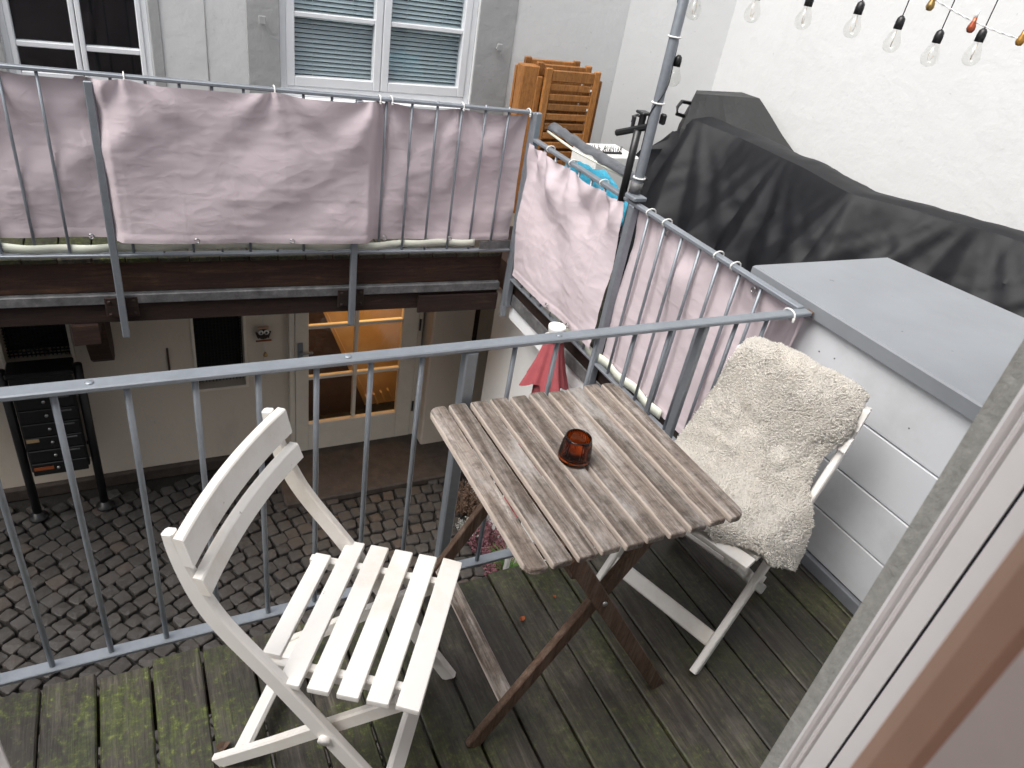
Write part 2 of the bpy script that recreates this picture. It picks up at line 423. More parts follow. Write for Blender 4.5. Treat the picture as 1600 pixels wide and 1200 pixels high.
def wall_with_holes(name, x0, x1, z0, z1, y, holes, depth):
    """wall in the xz plane facing -y; holes (xa,xb,za,zb) get reveals going back by depth"""
    xs = sorted({x0, x1} | {h[0] for h in holes} | {h[1] for h in holes}); zs = sorted({z0, z1} | {h[2] for h in holes} | {h[3] for h in holes})
    bm = bmesh.new()
    q = lambda *p: bm.faces.new([bm.verts.new(v) for v in p])
    for xa, xb in zip(xs, xs[1:]):
        for za, zb in zip(zs, zs[1:]):
            cx, cz = (xa + xb) / 2, (za + zb) / 2
            if any(h[0] < cx < h[1] and h[2] < cz < h[3] for h in holes): continue
            q((xa, y, za), (xb, y, za), (xb, y, zb), (xa, y, zb))
    for xa, xb, za, zb in holes:
        Y = y + depth
        q((xa, y, za), (xa, Y, za), (xa, Y, zb), (xa, y, zb)); q((xb, y, za), (xb, y, zb), (xb, Y, zb), (xb, Y, za))
        q((xa, y, za), (xb, y, za), (xb, Y, za), (xa, Y, za)); q((xa, y, zb), (xa, Y, zb), (xb, Y, zb), (xb, y, zb))
    # thickness at the back
    bmesh.ops.remove_doubles(bm, verts=bm.verts[:], dist=1e-5)
    me = bpy.data.meshes.new(name); bm.to_mesh(me); bm.free(); return me

# ------------------------------------------------ house across the courtyard
YF = 4.8
house = thing('courtyard_house', 'white rendered house across the courtyard with grey window surrounds and lit glazed door', 'house', (0, YF, ZG))
W1 = (-.52, .183, .66, 2.15); W2 = (.888, 2.165, .735, 2.15)
LA = (-.86, -.495, -1.03, -.55); LB = (.262, .59, -1.375, -.6); DR = (.905, 1.965, ZG, -.05)
obj('upper_wall', wall_with_holes('upper_wall', -9, 3.33, -.02, 5.0, YF, [W1, W2], .3), 'plaster_white', house)
obj('lower_wall', wall_with_holes('lower_wall', -9, 3.33, ZG - .05, -.02, YF, [LA, LB, (DR[0], DR[1], DR[2], DR[3])], .3), 'plaster_cream', house)
# painted grey surrounds, 4 mm proud
def surround(x0, x1, z0, z1, name='window_surround'):
    obj(name, box_mesh(name, ((x0 + x1) / 2, YF - .002, (z0 + z1) / 2), (x1 - x0, .012, z1 - z0), .003), 'plaster_grey', house)
surround(.187, .243, .2, 2.3); surround(.70, .886, .2, 2.3); surround(2.167, 2.44, .2, 2.3); surround(-.70, -.522, .2, 2.3)
obj('drain_pipe_seam', tube_mesh('seam', [(.475, YF - .001, .2), (.475, YF - .001, 3)], .004, 6), 'plaster_white', house)
def make_window(w, zbar, blind, blind_bottom, f=.05, t=.048):
    x0, x1, z0, z1 = w; y = YF + .06; xm = (x0 + x1) / 2
    bm = bmesh.new()
    for c, s in (((x0 + f / 2, y, (z0 + z1) / 2), (f, .07, z1 - z0)), ((x1 - f / 2, y, (z0 + z1) / 2), (f, .07, z1 - z0)), ((xm, y, z0 + .03), (x1 - x0 - 2 * f, .072, .06)), ((xm, y, z1 - .03), (x1 - x0 - 2 * f, .072, .06))):
        add_box(bm, c, s, .004)
    fr = obj('window', bm_mesh('window', bm), 'window_paint', house)
    for a, b in ((x0 + f, xm - .002), (xm + .002, x1 - f)):
        bm = bmesh.new(); za, zb = z0 + .061, z1 - .061
        for c, s in (((a + t / 2, y - .012, (za + zb) / 2), (t, .06, zb - za)), ((b - t / 2, y - .012, (za + zb) / 2), (t, .06, zb - za)), (((a + b) / 2, y - .012, za + .03), (b - a - 2 * t, .058, .06)), (((a + b) / 2, y - .012, zb - .03), (b - a - 2 * t, .058, .06))):
            add_box(bm, c, s, .005)
        for zz in zbar: add_box(bm, ((a + b) / 2, y - .012, zz), (b - a - 2 * t, .05, .028), .004)
        sub('sash', bm_mesh('sash', bm), 'window_paint', fr)
        zc = [za + .06] + list(zbar) + [zb - .06]
        for p, q in zip(zc, zc[1:]):
            sub('pane', box_mesh('pane', ((a + b) / 2, y, (p + q) / 2), (b - a - 2 * t + .004, .004, q - p)), 'pane_glass', fr)
        if blind:
            bm = bmesh.new(); z = blind_bottom[0 if a < xm - .1 else 1]
            rm = Matrix.Rotation(R(48), 3, 'X')
            while z < zb:
                add_box(bm, ((a + b) / 2, y + .042, z), (b - a - 2 * t + .03, .025, .0012), 0, rm); z += .0265
            for xx in (.25, .75): add_box(bm, (a + t + (b - a - 2 * t) * xx, y + .034, (z0 + z1) / 2 + .05), (.002, .002, z1 - z0 - .1))
            o = sub('blind', bm_mesh('blind', bm), 'blind_slat', fr); o['kind'] = 'stuff'
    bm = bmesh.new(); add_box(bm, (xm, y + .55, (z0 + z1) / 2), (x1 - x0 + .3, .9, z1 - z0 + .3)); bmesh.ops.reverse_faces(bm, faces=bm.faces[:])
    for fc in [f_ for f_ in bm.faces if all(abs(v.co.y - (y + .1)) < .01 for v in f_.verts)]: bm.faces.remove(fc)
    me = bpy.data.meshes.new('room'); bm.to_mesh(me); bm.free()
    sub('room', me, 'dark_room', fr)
    sub('sill', box_mesh('sill', (xm, YF - .0, z0 - .014), (x1 - x0 - .004, .07, .026), .004), 'window_paint', fr)
make_window(W1, (.918, 1.5), False, None, .032, .026)
make_window(W2, (1.205, 1.62), True, (.868, .80), .04, .05)
# dark chest seen low inside the left window, and a pale curtain edge
for x, z in ((.78, 1.15), (2.318, 1.135)):
    bm = bmesh.new(); add_box(bm, (x, YF - .03, z), (.012, .05, .012), .002); add_box(bm, (x, YF - .055, z + .012), (.04, .01, .045), .003)
    obj('shutter_hook', bm_mesh('shutter_hook', bm), 'plaster_grey', house)
# lower openings with dark lattice
for (x0, x1, z0, z1) in (LA, LB):
    bm = bmesh.new()
    k = x0 + .012
    while k < x1: add_box(bm, (k, YF + .09, (z0 + z1) / 2), (.006, .006, z1 - z0)); k += .024
    k = z0 + .012
    while k < z1: add_box(bm, ((x0 + x1) / 2, YF + .097, k), (x1 - x0, .006, .006)); k += .024
    g = obj('cellar_window', bm_mesh('cellar_window', bm), 'lattice', house); g['kind'] = 'stuff'
    sub('backing', box_mesh('backing', ((x0 + x1) / 2, YF + .2, (z0 + z1) / 2), (x1 - x0 + .02, .01, z1 - z0 + .02)), 'dark_room', g)
    bm = bmesh.new(); t = .022
    for c, s in (((x0 - t / 2, YF, (z0 + z1) / 2), (t, .02, z1 - z0)), ((x1 + t / 2, YF, (z0 + z1) / 2), (t, .02, z1 - z0)), (((x0 + x1) / 2, YF, z0 - t / 2), (x1 - x0 + 2 * t, .022, t))): add_box(bm, c, s, .003)
    sub('frame', bm_mesh('frame', bm), 'door_paint', g)
# glazed door
x0, x1, z0, z1 = DR; dy = YF - .03
bm = bmesh.new()
add_box(bm, (x0 - .0 + .02, dy + .03, (z0 + z1) / 2), (.04, .1, z1 - z0), .004); add_box(bm, (x1 - .02, dy + .03, (z0 + z1) / 2), (.04, .1, z1 - z0), .004)
dfr = obj('door_frame', bm_mesh('door_frame', bm), 'door_paint', house)
a, b = x0 + .043, x1 - .043; pa, pb = 1.05, 1.79; zb0 = -1.80
bm = bmesh.new()
for c, s in ((((a + pa) / 2, dy, (z0 + z1) / 2 + .01), (pa - a, .05, z1 - z0 - .02)), (((b + pb) / 2, dy, (z0 + z1) / 2 + .01), (b - pb, .05, z1 - z0 - .02)), (((pa + pb) / 2, dy, (z0 + zb0) / 2 + .01), (pb - pa, .048, zb0 - z0 - .02)), (((pa + pb) / 2, dy, -.15), (pb - pa, .048, .2))): add_box(bm, c, s, .004)
add_box(bm, (1.42, dy, -1.0), (.03, .04, 1.56), .004)
for z in (-.905, -1.36, -.45): add_box(bm, ((pa + pb) / 2, dy, z), (pb - pa, .037, .03), .004)
door = obj('glazed_door', bm_mesh('glazed_door', bm), 'door_paint', house)
zc = [-1.8, -1.36, -.905, -.45, -.25]
for p, q in zip(zc, zc[1:]):
    for xa, xb in ((pa, 1.405), (1.435, pb)):
        sub('pane', box_mesh('pane', ((xa + xb) / 2, dy + .005, (p + q) / 2), (xb - xa + .01, .004, q - p)), 'pane_glass', door)
bm = bmesh.new(); add_box(bm, (.985, dy - .03, -1.13), (.04, .012, .22), .004); add_box(bm, (1.02, dy - .06, -1.10), (.11, .018, .02), .006); add_box(bm, (.985, dy - .045, -1.10), (.02, .04, .02), .004); add_box(bm, (1.0, dy - .04, -1.17), (.03, .02, .05), .006)
sub('door_handle', bm_mesh('door_handle', bm), 'galvanised', door)
for z in (-1.75, -.95): sub('hinge', tube_mesh('hinge', [(x1 - .03, dy - .034, z - .05), (x1 - .03, dy - .034, z + .05)], .009, 8), 'black_metal', door)
# stair hall behind the door, lit by a warm lamp
bm = bmesh.new(); add_box(bm, (1.45, YF + .39, -1.0), (1.5, .36, 2.3)); bmesh.ops.reverse_faces(bm, faces=bm.faces[:])
for fc in [f_ for f_ in bm.faces if all(v.co.y < YF + .25 for v in f_.verts)]: bm.faces.remove(fc)
me = bpy.data.meshes.new('hall'); bm.to_mesh(me); bm.free(); me.materials.append(MATS['hall_wall']); me.materials.append(MATS['hall_floor'])
for p in me.polygons:
    if p.center.z < -2.0: p.material_index = 1
hall = obj('stair_hall', me, None, house)
bm = bmesh.new(); pl = [(.72, -2.14), (1.70, -2.14), (1.68, -2.06), (1.24, -.95), (.95, -.2), (.72, -.2)]
a_ = [bm.verts.new((x, YF + .50, z)) for x, z in pl]; b_ = [bm.verts.new((x, YF + .53, z)) for x, z in pl]
for i in range(6): bm.faces.new((a_[i], a_[(i + 1) % 6], b_[(i + 1) % 6], b_[i]))
bm.faces.new(a_); bm.faces.new(b_[::-1])
sub('stair_side', bm_mesh('stair_side', bm), 'hall_floor', hall)
bm = bmesh.new(); beam_between(bm, (1.715, YF + .49, -2.02), (1.25, YF + .49, -.93), .012, .012, up=(0, 1, 0), bevel=.003)
sub('stair_handrail', bm_mesh('stair_handrail', bm), 'hall_wall', hall)
for k in range(4):
    sub('stair_tread', box_mesh('stair_tread', (1.70 + k * .075, YF + .45 + k * .02, -2.0), (.016, .05, .12), .003, Matrix.Rotation(R(-20), 3, 'Y')), 'hall_wall', hall)
ld = bpy.data.lights.new('hall_lamp', 'POINT'); ld.energy = 15; ld.color = (1, .62, .26); ld.shadow_soft_size = .12
lo = bpy.data.objects.new('hall_lamp', ld); COL.objects.link(lo); lo.location = (1.62, YF + .36, -.12); lo.parent = house; lo.matrix_parent_inverse = Matrix.Translation((0, -YF, -ZG))
# pier right of the door, dark downpipe beside it
obj('pier', box_mesh('pier', (2.16, 4.69, -1.09), (.36, .22, 2.02), .012), 'plaster_cream', house)
obj('downpipe', tube_mesh('downpipe', [(2.40, 4.70, ZG), (2.40, 4.70, -.1)], .035, 10), 'dark_beam', house)
obj('doorstep', box_mesh('doorstep', (1.5, 4.45, ZG + .0), (1.5, .62, .07), .012), 'doorstep_stone', house)
obj('base_course', box_mesh('base_course', (-.9, YF - .02, ZG + .02), (3.5, .05, .1), .008), 'doorstep_stone', house)

# ------------------------------------------------ angled wall, right wall, wall under the side balcony, far left wall, our house
def vwall(name, label, pts, z0, z1, mat, thick=.25):
    """upright wall along pts (plan), thickness to the left of its direction"""
    bm = bmesh.new(); n = len(pts); off = []
    for i in range(n):
        d = (Vector(pts[min(i + 1, n - 1)]) - Vector(pts[max(i - 1, 0)])).normalized(); off.append((pts[i][0] - d.y * thick, pts[i][1] + d.x * thick))
    loop = list(pts) + off[::-1]
    lo_ = [bm.verts.new((x, y, z0)) for x, y in loop]; hi = [bm.verts.new((x, y, z1)) for x, y in loop]
    for i in range(len(loop)): bm.faces.new((lo_[i], lo_[(i + 1) % len(loop)], hi[(i + 1) % len(loop)], hi[i]))
    bm.faces.new(hi); bm.faces.new(lo_[::-1])
    return tag(obj(name, bm_mesh(name, bm), mat), label, 'wall')
vwall('rendered_wall', 'tall white rendered wall behind the black covers and hanging bulbs', [(4.05, -.4), (4.05, 4.52), (3.332, 4.80)][::1], ZG, 5.0, 'plaster_white', -.25)
vwall('basement_wall', 'white rendered wall under the side balcony behind the red parasol', [(2.2, .6), (2.2, 4.02)], ZG - .04, -.26, 'plaster_white', -.25)
vwall('recess_wall', 'beige wall in the shaded recess right of the courtyard door', [(2.62, 4.03), (2.62, 4.79)], ZG - .04, -.26, 'plaster_cream', -.2)
vwall('boundary_wall', 'white wall closing the courtyard far off to the left', [(-8, 9), (-8, -1)], ZG, 3.2, 'plaster_white', -.25)
# our own house: the door the picture is taken from
own = thing('door_surround', 'white door frame with black seal and grey stone reveal, close on the right', 'door frame', (.8, .2, 0))
def upright(name, mat, prof, z0=-.02, z1=2.15):
    bm = bmesh.new(); lo_ = [bm.verts.new((x, y, z0)) for x, y in prof]; hi = [bm.verts.new((x, y, z1)) for x, y in prof]; n = len(prof)
    for i in range(n): bm.faces.new((lo_[i], lo_[(i + 1) % n], hi[(i + 1) % n], hi[i]))
    bm.faces.new(hi); bm.faces.new(lo_[::-1])
    return obj(name, bm_mesh(name, bm), mat, own)
X = .80
upright('stone_reveal', 'stone_reveal', [(X + .005, .3065), (X + .005, .331), (X + .30, .331), (X + .30, .3065)])
# moulded outer frame: little steps
upright('outer_frame', 'frame_white', [(X + .012, .3060), (X - .001, .3055), (X - .004, .3005), (X + .001, .2975), (X + .010, .2960), (X + .010, .2935), (X + .001, .2920), (X - .003, .2890), (X - .001, .2860), (X + .008, .2840), (X + .008, .2825), (X + .0, .2815), (X + .0, .2535), (X + .1, .2535), (X + .1, .3060)])
upright('seal', 'gasket', [(X + .003, .2533), (X + .003, .2497), (X + .1, .2497), (X + .1, .2533)])
upright('inner_frame', 'frame_white', [(X + .0, .2495), (X + .0, .2265), (X + .1, .2265), (X + .1, .2495)])
upright('inner_lining', 'inner_wood', [(.345, .0985), (.332, .088), (.330, .0735), (.336, .0665), (.42, .0665), (.42, .0985)])
upright('inner_plaster', 'inner_wall', [(.322, .0662), (.322, -.6), (.90, -.6), (.90, .2262), (.421, .2262 * .52), (.421, .0662)])
upright('left_jamb', 'frame_white', [(-.112, .331), (-.112, .05), (-.30, .05), (-.30, .331)])
bm = bmesh.new()
add_box(bm, (2.6, .17, 1.5), (3.0, .3, 3.4)); add_box(bm, (-4.30, .17, .55), (8, .3, 5.3)); add_box(bm, (.4, .17, 2.68), (1.4, .3, 1.04))
t_ = thing('own_house', 'house wall behind the viewer holding the balcony door', 'house', (.4, .1, 0))
obj('house_wall', bm_mesh('house_wall', bm), 'plaster_white', t_)
bm = bmesh.new(); add_box(bm, (.4, -1.42, 1.1), (3.2, 2.85, 2.3)); bmesh.ops.reverse_faces(bm, faces=bm.faces[:])
for fc in [f_ for f_ in bm.faces if all(v.co.y > -.1 for v in f_.verts) or all(v.co.y < -2.7 for v in f_.verts)]: bm.faces.remove(fc)  # unseen rear face also left out, so added sky light reaches the jambs
me = bpy.data.meshes.new('room'); bm.to_mesh(me); bm.free()
obj('room', me, 'inner_wall', t_)

# ------------------------------------------------ grey clad box with metal cap
box = thing('clad_parapet', 'light grey boarded parapet with broad metal cap beside the fleece chair', 'parapet', (2.4, 1.0, 0))
zs = [.055, .235, .418, .618, .842]
for i, (a, b) in enumerate(zip(zs, zs[1:])):
    bm = bmesh.new(); add_box(bm, (2.085, 1.015, (a + b) / 2), (.03, 1.38, b - a - .005), .003)
    obj('cladding_board', bm_mesh('cladding_board', bm), 'siding', box)
for y_, z_ in ((1.40, .745), (1.335, .755), (1.0, .70), (.55, .75), (.55, .52)): obj('screw', lathe('screw', [(.0028, 0), (.0028, .0015), (0, .002)], 8), 'plinth_grey', box, (2.070, y_, z_), (0, R(-90), 0))
obj('core', box_mesh('core', (2.45, 1.015, .42), (.698, 1.37, .84)), 'plinth_grey', box)
obj('plinth', box_mesh('plinth', (2.078, 1.012, .026), (.045, 1.37, .05), .003), 'plinth_grey', box)
bm = bmesh.new()
top = [(2.045, .325), (2.95, .325), (2.90, 1.23), (2.815, 1.79), (2.045, 1.79)]
rings = []
for ins, z in ((0, .845), (0, .892), (.006, .899)):
    rings.append([bm.verts.new((x + (ins if x < 2.4 else -ins), y + (ins if y < 1 else -ins), z)) for x, y in top])
n = len(top)
for a, b in zip(rings, rings[1:]):
    for i in range(n): bm.faces.new((a[i], a[(i + 1) % n], b[(i + 1) % n], b[i]))
bm.faces.new(rings[-1]); bm.faces.new(rings[0][::-1])
obj('metal_cap', bm_mesh('metal_cap', bm), 'cap_metal', box)

# ------------------------------------------------ railings
def bar_mesh(h, r=.0072): return tube_mesh('bar', [(0, 0, 0), (0, 0, h * .33), (0, 0, h * .66), (0, 0, h)], r, 10)
rail = thing('balcony_railing', 'galvanised railing of our own balcony running behind table and chairs', 'railing', (.8, 1.469, 0))
obj('top_rail', box_mesh('top_rail', (.52, 1.469, .868), (3.0, .040, .014), .003), 'galvanised', rail)
obj('bottom_rail', box_mesh('bottom_rail', (.52, 1.469, .012), (3.0, .036, .012), .002), 'galvanised', rail)
bmh = bar_mesh(.84)
pm = box_mesh('post', (0, 0, .28), (.036, .036, 1.156), .004)
pm2 = box_mesh('post', (0, 0, .28), (.021, .03, 1.156), .003)
for k in range(-12, 9):
    x = .75 + .1355 * k
    if x < -.98: continue
    if k in (0, 6): obj('post', pm if k == 0 else pm2, 'galvanised', rail, (x, 1.469, 0))
    else: obj('baluster', bmh, 'galvanised', rail, (x, 1.469, .018))
for x in (-.13, .42, 1.02): obj('rivet', lathe('rivet', [(.009, 0), (.009, .0015), (.004, .003), (0, .003)], 10), 'galvanised', rail, (x, 1.469, .875))
obj('rusty_end', box_mesh('rusty_end', (2.022, 1.469, .8665), (.03, .03, .013), .003), 'table_leg_wood', rail, label='rusted end of the rail')

srail = thing('side_railing', 'galvanised railing of the side balcony meeting ours at a right angle', 'railing', (2.0, 2.5, 0))
obj('top_rail', box_mesh('top_rail', (2.0, 2.50, .8725), (.034, 2.03, .017), .003), 'galvanised', srail)
obj('bottom_rail', box_mesh('bottom_rail', (2.0, 2.50, .034), (.034, 2.03, .012), .002), 'galvanised', srail)
sb = bar_mesh(.825)
for k in range(7): obj('baluster', sb, 'galvanised', srail, (2.0, 1.676 + .12 * k, .04))
for k in range(7): obj('baluster', sb, 'galvanised', srail, (2.0, 2.64 + .122 * k, .04))
sp = box_mesh('post', (0, 0, .38), (.04, .04, .97), .004)
obj('post', sp, 'galvanised', srail, (2.0, 2.515, 0)); 
obj('post', box_mesh('corner_post', (0, 0, .43), (.036, .036, 1.17), .004), 'galvanised', srail, (2.0, 3.515, 0))

ANG = .052
def far(u, z, dy=0): return (2.0 - u, 3.56 + u * ANG + dy, z)
frail = thing('far_railing', 'galvanised railing of the balcony across the courtyard, screened with cloth', 'railing', far(1.3, .15))
def fbeam(name, u0, u1, za, zb, w, h, mat, dy=0, bev=.003):
    bm = bmesh.new(); beam_between(bm, far(u0, za, dy), far(u1, zb, dy), w, h, bevel=bev); return obj(name, bm_mesh(name, bm), mat, frail)
fbeam('top_rail', .02, 4.4, 1.005, 1.062, .036, .016, 'galvanised')
fbeam('bottom_rail', .02, 4.4, .205, .205, .036, .014, 'galvanised')
fb = bar_mesh(.815, .0068)
for k in range(0, 31):
    u = .15 + .1345 * k
    if any(abs(u - p) < .06 for p in (.96, 2.12, 3.3)): continue
    obj('baluster', fb, 'galvanised', frail, far(u, .208 + u * .004))
fp = box_mesh('post', (0, 0, .38), (.034, .034, 1.25), .004)
for u in (.0, .96, 2.12, 3.3):
    obj('post', fp, 'galvanised', frail, far(u, 0, -.01))
    bm = bmesh.new(); add_box(bm, (0, .03, -.09), (.15, .012, .11), .003)
    for sx in (-.055, .055):
        for sz in (-.125, -.055): add_box(bm, (sx, .02, sz), (.016, .012, .016), .004)
    if u > .1: obj('bracket', bm_mesh('bracket', bm), 'dark_beam', frail, far(u, 0, -.01))

# ------------------------------------------------ balcony bodies
fbal = thing('far_balcony', 'old balcony across the courtyard on rusty brown beams', 'balcony', far(1.3, -.2, .6))
def fpart(name, u0, u1, z0, z1, d0, d1, mat, bev=.004):
    bm = bmesh.new(); beam_between(bm, far(u0, (z0 + z1) / 2, (d0 + d1) / 2), far(u1, (z0 + z1) / 2, (d0 + d1) / 2), abs(d1 - d0), z1 - z0, bevel=bev)
    return obj(name, bm_mesh(name, bm), mat, fbal)
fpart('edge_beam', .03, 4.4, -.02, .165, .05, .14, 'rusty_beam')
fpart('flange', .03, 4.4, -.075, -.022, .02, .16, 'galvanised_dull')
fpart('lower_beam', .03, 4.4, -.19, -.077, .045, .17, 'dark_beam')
fpart('bearing_beam', .03, .55, -.215, -.10, .028, .044, 'dark_beam')
for k in range(30):
    u = .05 + .145 * k
    bm = bmesh.new(); beam_between(bm, far(u + .068, .155, .04), far(u + .068, .155, 1.2 - u * ANG), .138, .025, bevel=.003)
    obj('deck_board', bm_mesh('deck_board', bm), 'deck_wood', fbal)
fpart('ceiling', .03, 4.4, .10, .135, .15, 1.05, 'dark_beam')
# curved wooden corbel under the beams
bm = bmesh.new(); pr = [(3.70, -.19), (4.78, -.19), (4.78, -.95), (4.70, -.97), (4.58, -.93), (4.42, -.82), (4.30, -.66), (4.20, -.45), (4.05, -.33), (3.70, -.30)]
a_ = [bm.verts.new((-.36, y, z)) for y, z in pr]; b_ = [bm.verts.new((-.24, y, z)) for y, z in pr]
for i in range(len(pr)): bm.faces.new((a_[i], a_[(i + 1) % len(pr)], b_[(i + 1) % len(pr)], b_[i]))
bm.faces.new(a_); bm.faces.new(b_[::-1])
obj('corbel', bm_mesh('corbel', bm), 'dark_beam', fbal)

sbal = thing('side_balcony', 'side balcony edge with grey flashing and white board over the basement wall', 'balcony', (2.6, 2.6, -.2))
obj('edge_beam', box_mesh('edge_beam', (2.075, 2.66, -.07), (.07, 1.75, .15), .004), 'dark_beam', sbal)
obj('flashing', box_mesh('flashing', (2.028, 2.66, -.112), (.012, 1.73, .075), .002), 'galvanised_dull', sbal)
obj('fascia_board', box_mesh('fascia_board', (2.12, 2.66, -.205), (.16, 1.75, .10), .004), 'window_paint', sbal)
for k in range(14):
    obj('deck_board', box_mesh('deck_board', (3.08, 1.86 + .145 * k, -.012), (1.92, .138, .026), .003), 'deck_wood', sbal)
obj('slab', box_mesh('slab', (3.1, 2.65, -.15), (1.85, 3.8, .2)), 'dark_beam', sbal)

# ------------------------------------------------ cloth screens
def cloth(name, P, N, L, H0, nu, nv, ties, amp, seed, top_sag=.018, front=None, bottom=None, creases=.0016, lift=None):
    """P(u,v) -> point, u in 0..L metres, v 0 top..1 bottom; N normal"""
    vs = []; fs = []; N = Vector(N)
    for j in range(nv + 1):
        v = j / nv
        for i in range(nu + 1):
            u = L * i / nu
            d = min(abs(u - t) for t in ties)
            gap = 0.28
            sag = top_sag * min(1, d / .14) ** .8 * (1 - v) ** 1.5
            h = v * H0
            # pulls fanning out below each tie
            f = 0
            for t in ties:
                du = (u - t); ang = math.atan2(du, h + .05)
                rr_ = math.hypot(du, h + .03)
                f += math.sin(ang * 7 + t * 9 + seed) * math.exp(-rr_ / .25) * 1.3
            f += .6 * fbm((u * 2.1 + h * 1.1 + seed, h * 2.4 - u * .8, seed * 1.7), 3)
            f += 1.15 * math.sin((u * 1.1 - h * 1.3) * 7.5 + 2.2 * fbm((u * 1.6, h * 1.6, seed), 3)) * (.35 + .65 * abs(fbm((u * 1.2, h * 1.3, seed + 5), 2)))
            w = fbm((u * 5.0, h * 9.0, seed + 9), 3); f += .15 * (1 - abs(w) * 2.2)
            e = amp * f
            for s_ in (.235, ):
                q = (u / s_) % 1; e += creases * max(0, 1 - abs(q - .5) * 26)
                q = (h / .21 + .15) % 1; e += creases * .9 * max(0, 1 - abs(q - .5) * 30)
            e += .003 if h > H0 - .035 else 0
            e *= .3 + .7 * min(1, (v + .03) * 5)
            p = Vector(P(u, v)) + N * (e + (front(u) if front else 0))
            p.z -= sag; p.z += lift(u) * (1 - v) if lift else 0
            if bottom: p.z += bottom(u) * v
            vs.append(p)
    for j in range(nv):
        for i in range(nu):
            a = j * (nu + 1) + i; fs.append((a, a + 1, a + nu + 2, a + nu + 1))
    return mesh_from(name, vs, fs, True)
def tie_mesh():
    bm = bmesh.new(); n = 12; pts = [(0, .026 * math.cos(t), .017 * math.sin(t)) for t in [2 * math.pi * k / n for k in range(n + 1)]]
    tube(bm, pts, .0032, 6, False); add_box(bm, (0, -.026, -.012), (.008, .008, .016), .002); return bm_mesh('cable_tie', bm)
TIE = tie_mesh(); TIE.materials.append(MATS['white_plastic'])
def grommet_mesh():
    bm = bmesh.new(); tube(bm, [(.011 * math.cos(t), 0, .011 * math.sin(t)) for t in [2 * math.pi * k / 12 for k in range(13)]], .0035, 6, False); return bm_mesh('grommet', bm, True)
GRM = grommet_mesh(); GRM.materials.append(MATS['steel'])
ties_u = [.035, .42, .80, .86, 1.36, 1.98, 2.5, 3.1, 3.7]
ft = lambda u: 1.0 + .0133 * u
fc_ = thing('privacy_screen', 'dusty pink cloth screen on the balcony railing across the courtyard', 'privacy screen', far(1.3, .26), group='pink cloth screens')
def front(u):
    # between the two middle posts the cloth hangs on the courtyard side of the bars
    a = max(0, min(1, (u - .82) / .05)) * max(0, min(1, (2.10 - u) / .06)); return .050 * a - .016 * (1 - a)
me = cloth('far_cloth', lambda u, v: far(u + .03, ft(u) - .018 - v * (ft(u) - .018 - (.262 + .012 * u)), 0), (-ANG, -1, 0), 4.2, .72, 460, 90, [t - .03 for t in ties_u], .0165, 3.0, front=front, lift=lambda u: .022 if .82 < u < 2.14 else .008)
obj('cloth', me, 'screen_cloth', fc_)
for t in ties_u: obj('cable_tie', TIE, None, fc_, far(t, ft(t) + .005))
for t in (.42, .8, 1.3, 1.75, 2.2, 2.75, 3.3): obj('grommet', GRM, None, fc_, far(t, .285 + .012 * t, -.03 - max(0, front(t - .03))))
sties = [.06, .16, .33, .60, .96]
sc1 = thing('privacy_screen', 'pale pink cloth screen hung outside the far half of the side railing', 'privacy screen', (1.97, 3.0, .1), group='pink cloth screens')
me = cloth('side_cloth_far', lambda u, v: (1.965 + .0 * v, 3.50 - u - .05 * v * (1 - u), .862 - v * (.775 - .02 * u)), (-1, 0, 0), .965, .77, 150, 110, [.04, .18, .45, .78, .93], .017, 8.0, creases=.0012)
obj('cloth', me, 'screen_cloth', sc1)
for y in (3.32, 3.08, 2.78): obj('cable_tie', TIE, None, sc1, (2.0, y, .877), (0, 0, R(90)))
for y in (2.98, 2.75): obj('grommet', GRM, None, sc1, (1.945, y, .125), (0, 0, R(90)))
sc2 = thing('privacy_screen', 'pale pink cloth screen behind the near bars of the side railing', 'privacy screen', (2.03, 2.0, .1), group='pink cloth screens')
me = cloth('side_cloth_near', lambda u, v: (2.028, 2.50 - u, .862 - v * .80), (-1, 0, 0), 1.015, .8, 150, 110, [.1, .21, .55, .64, .74, 1.0], .0085, 14.0, creases=.0012)
obj('cloth', me, 'screen_cloth', sc2)
me = cloth('corner_cloth', lambda u, v: (1.868 + u, 1.4855, .848 - v * .79), (0, -1, 0), .145, .8, 40, 110, [.02, .1], .006, 21.0)
obj('corner_fold', me, 'screen_cloth', sc2)
for y in (2.39, 2.27, 1.93, 1.83): obj('cable_tie', TIE, None, sc2, (2.0, y, .877), (0, 0, R(90)))
obj('cable_tie', TIE, None, sc2, (1.93, 1.469, .868))
for p in ((2.012, 2.27, .83), (2.012, 1.72, .83), (2.012, 2.1, .09)): obj('grommet', GRM, None, sc2, p, (0, 0, R(90)))

# woven cream bands along the bottom rails
def band(name, label, P, N, L, h, n, bars):
    vs = []; fs = []; N = Vector(N)
    for i in range(n + 1):
        u = L * i / n; q = .009 * math.sin(math.pi * u / bars)
        for j in range(3):
            p = Vector(P(u)) + N * (q + .002 * fbm((u * 7, j, 1))) + Vector((0, 0, h * (j / 2 - .5) + .008 * math.sin(u * 5 + 1) + .004 * fbm((u * 4, 3, 3)))); vs.append(p)
    for i in range(n):
        for j in range(2): a = i * 3 + j; fs.append((a, a + 3, a + 4, a + 1))
    o = obj(name, mesh_from(name, vs, fs, True), 'cream_band'); s_ = o.modifiers.new('thick', 'SOLIDIFY'); s_.thickness = .003
    return tag(o, label, 'band')
band('woven_band', 'cream plastic band woven through the bars below the far cloth screen', lambda u: far(.25 + u, .245), (0, -1, 0), 4.0, .042, 200, .1345)
band('woven_band', 'cream plastic band along the foot of the side railing', lambda u: (2.0, 3.47 - u, .075), (1, 0, 0), 1.5, .05, 100, .122)
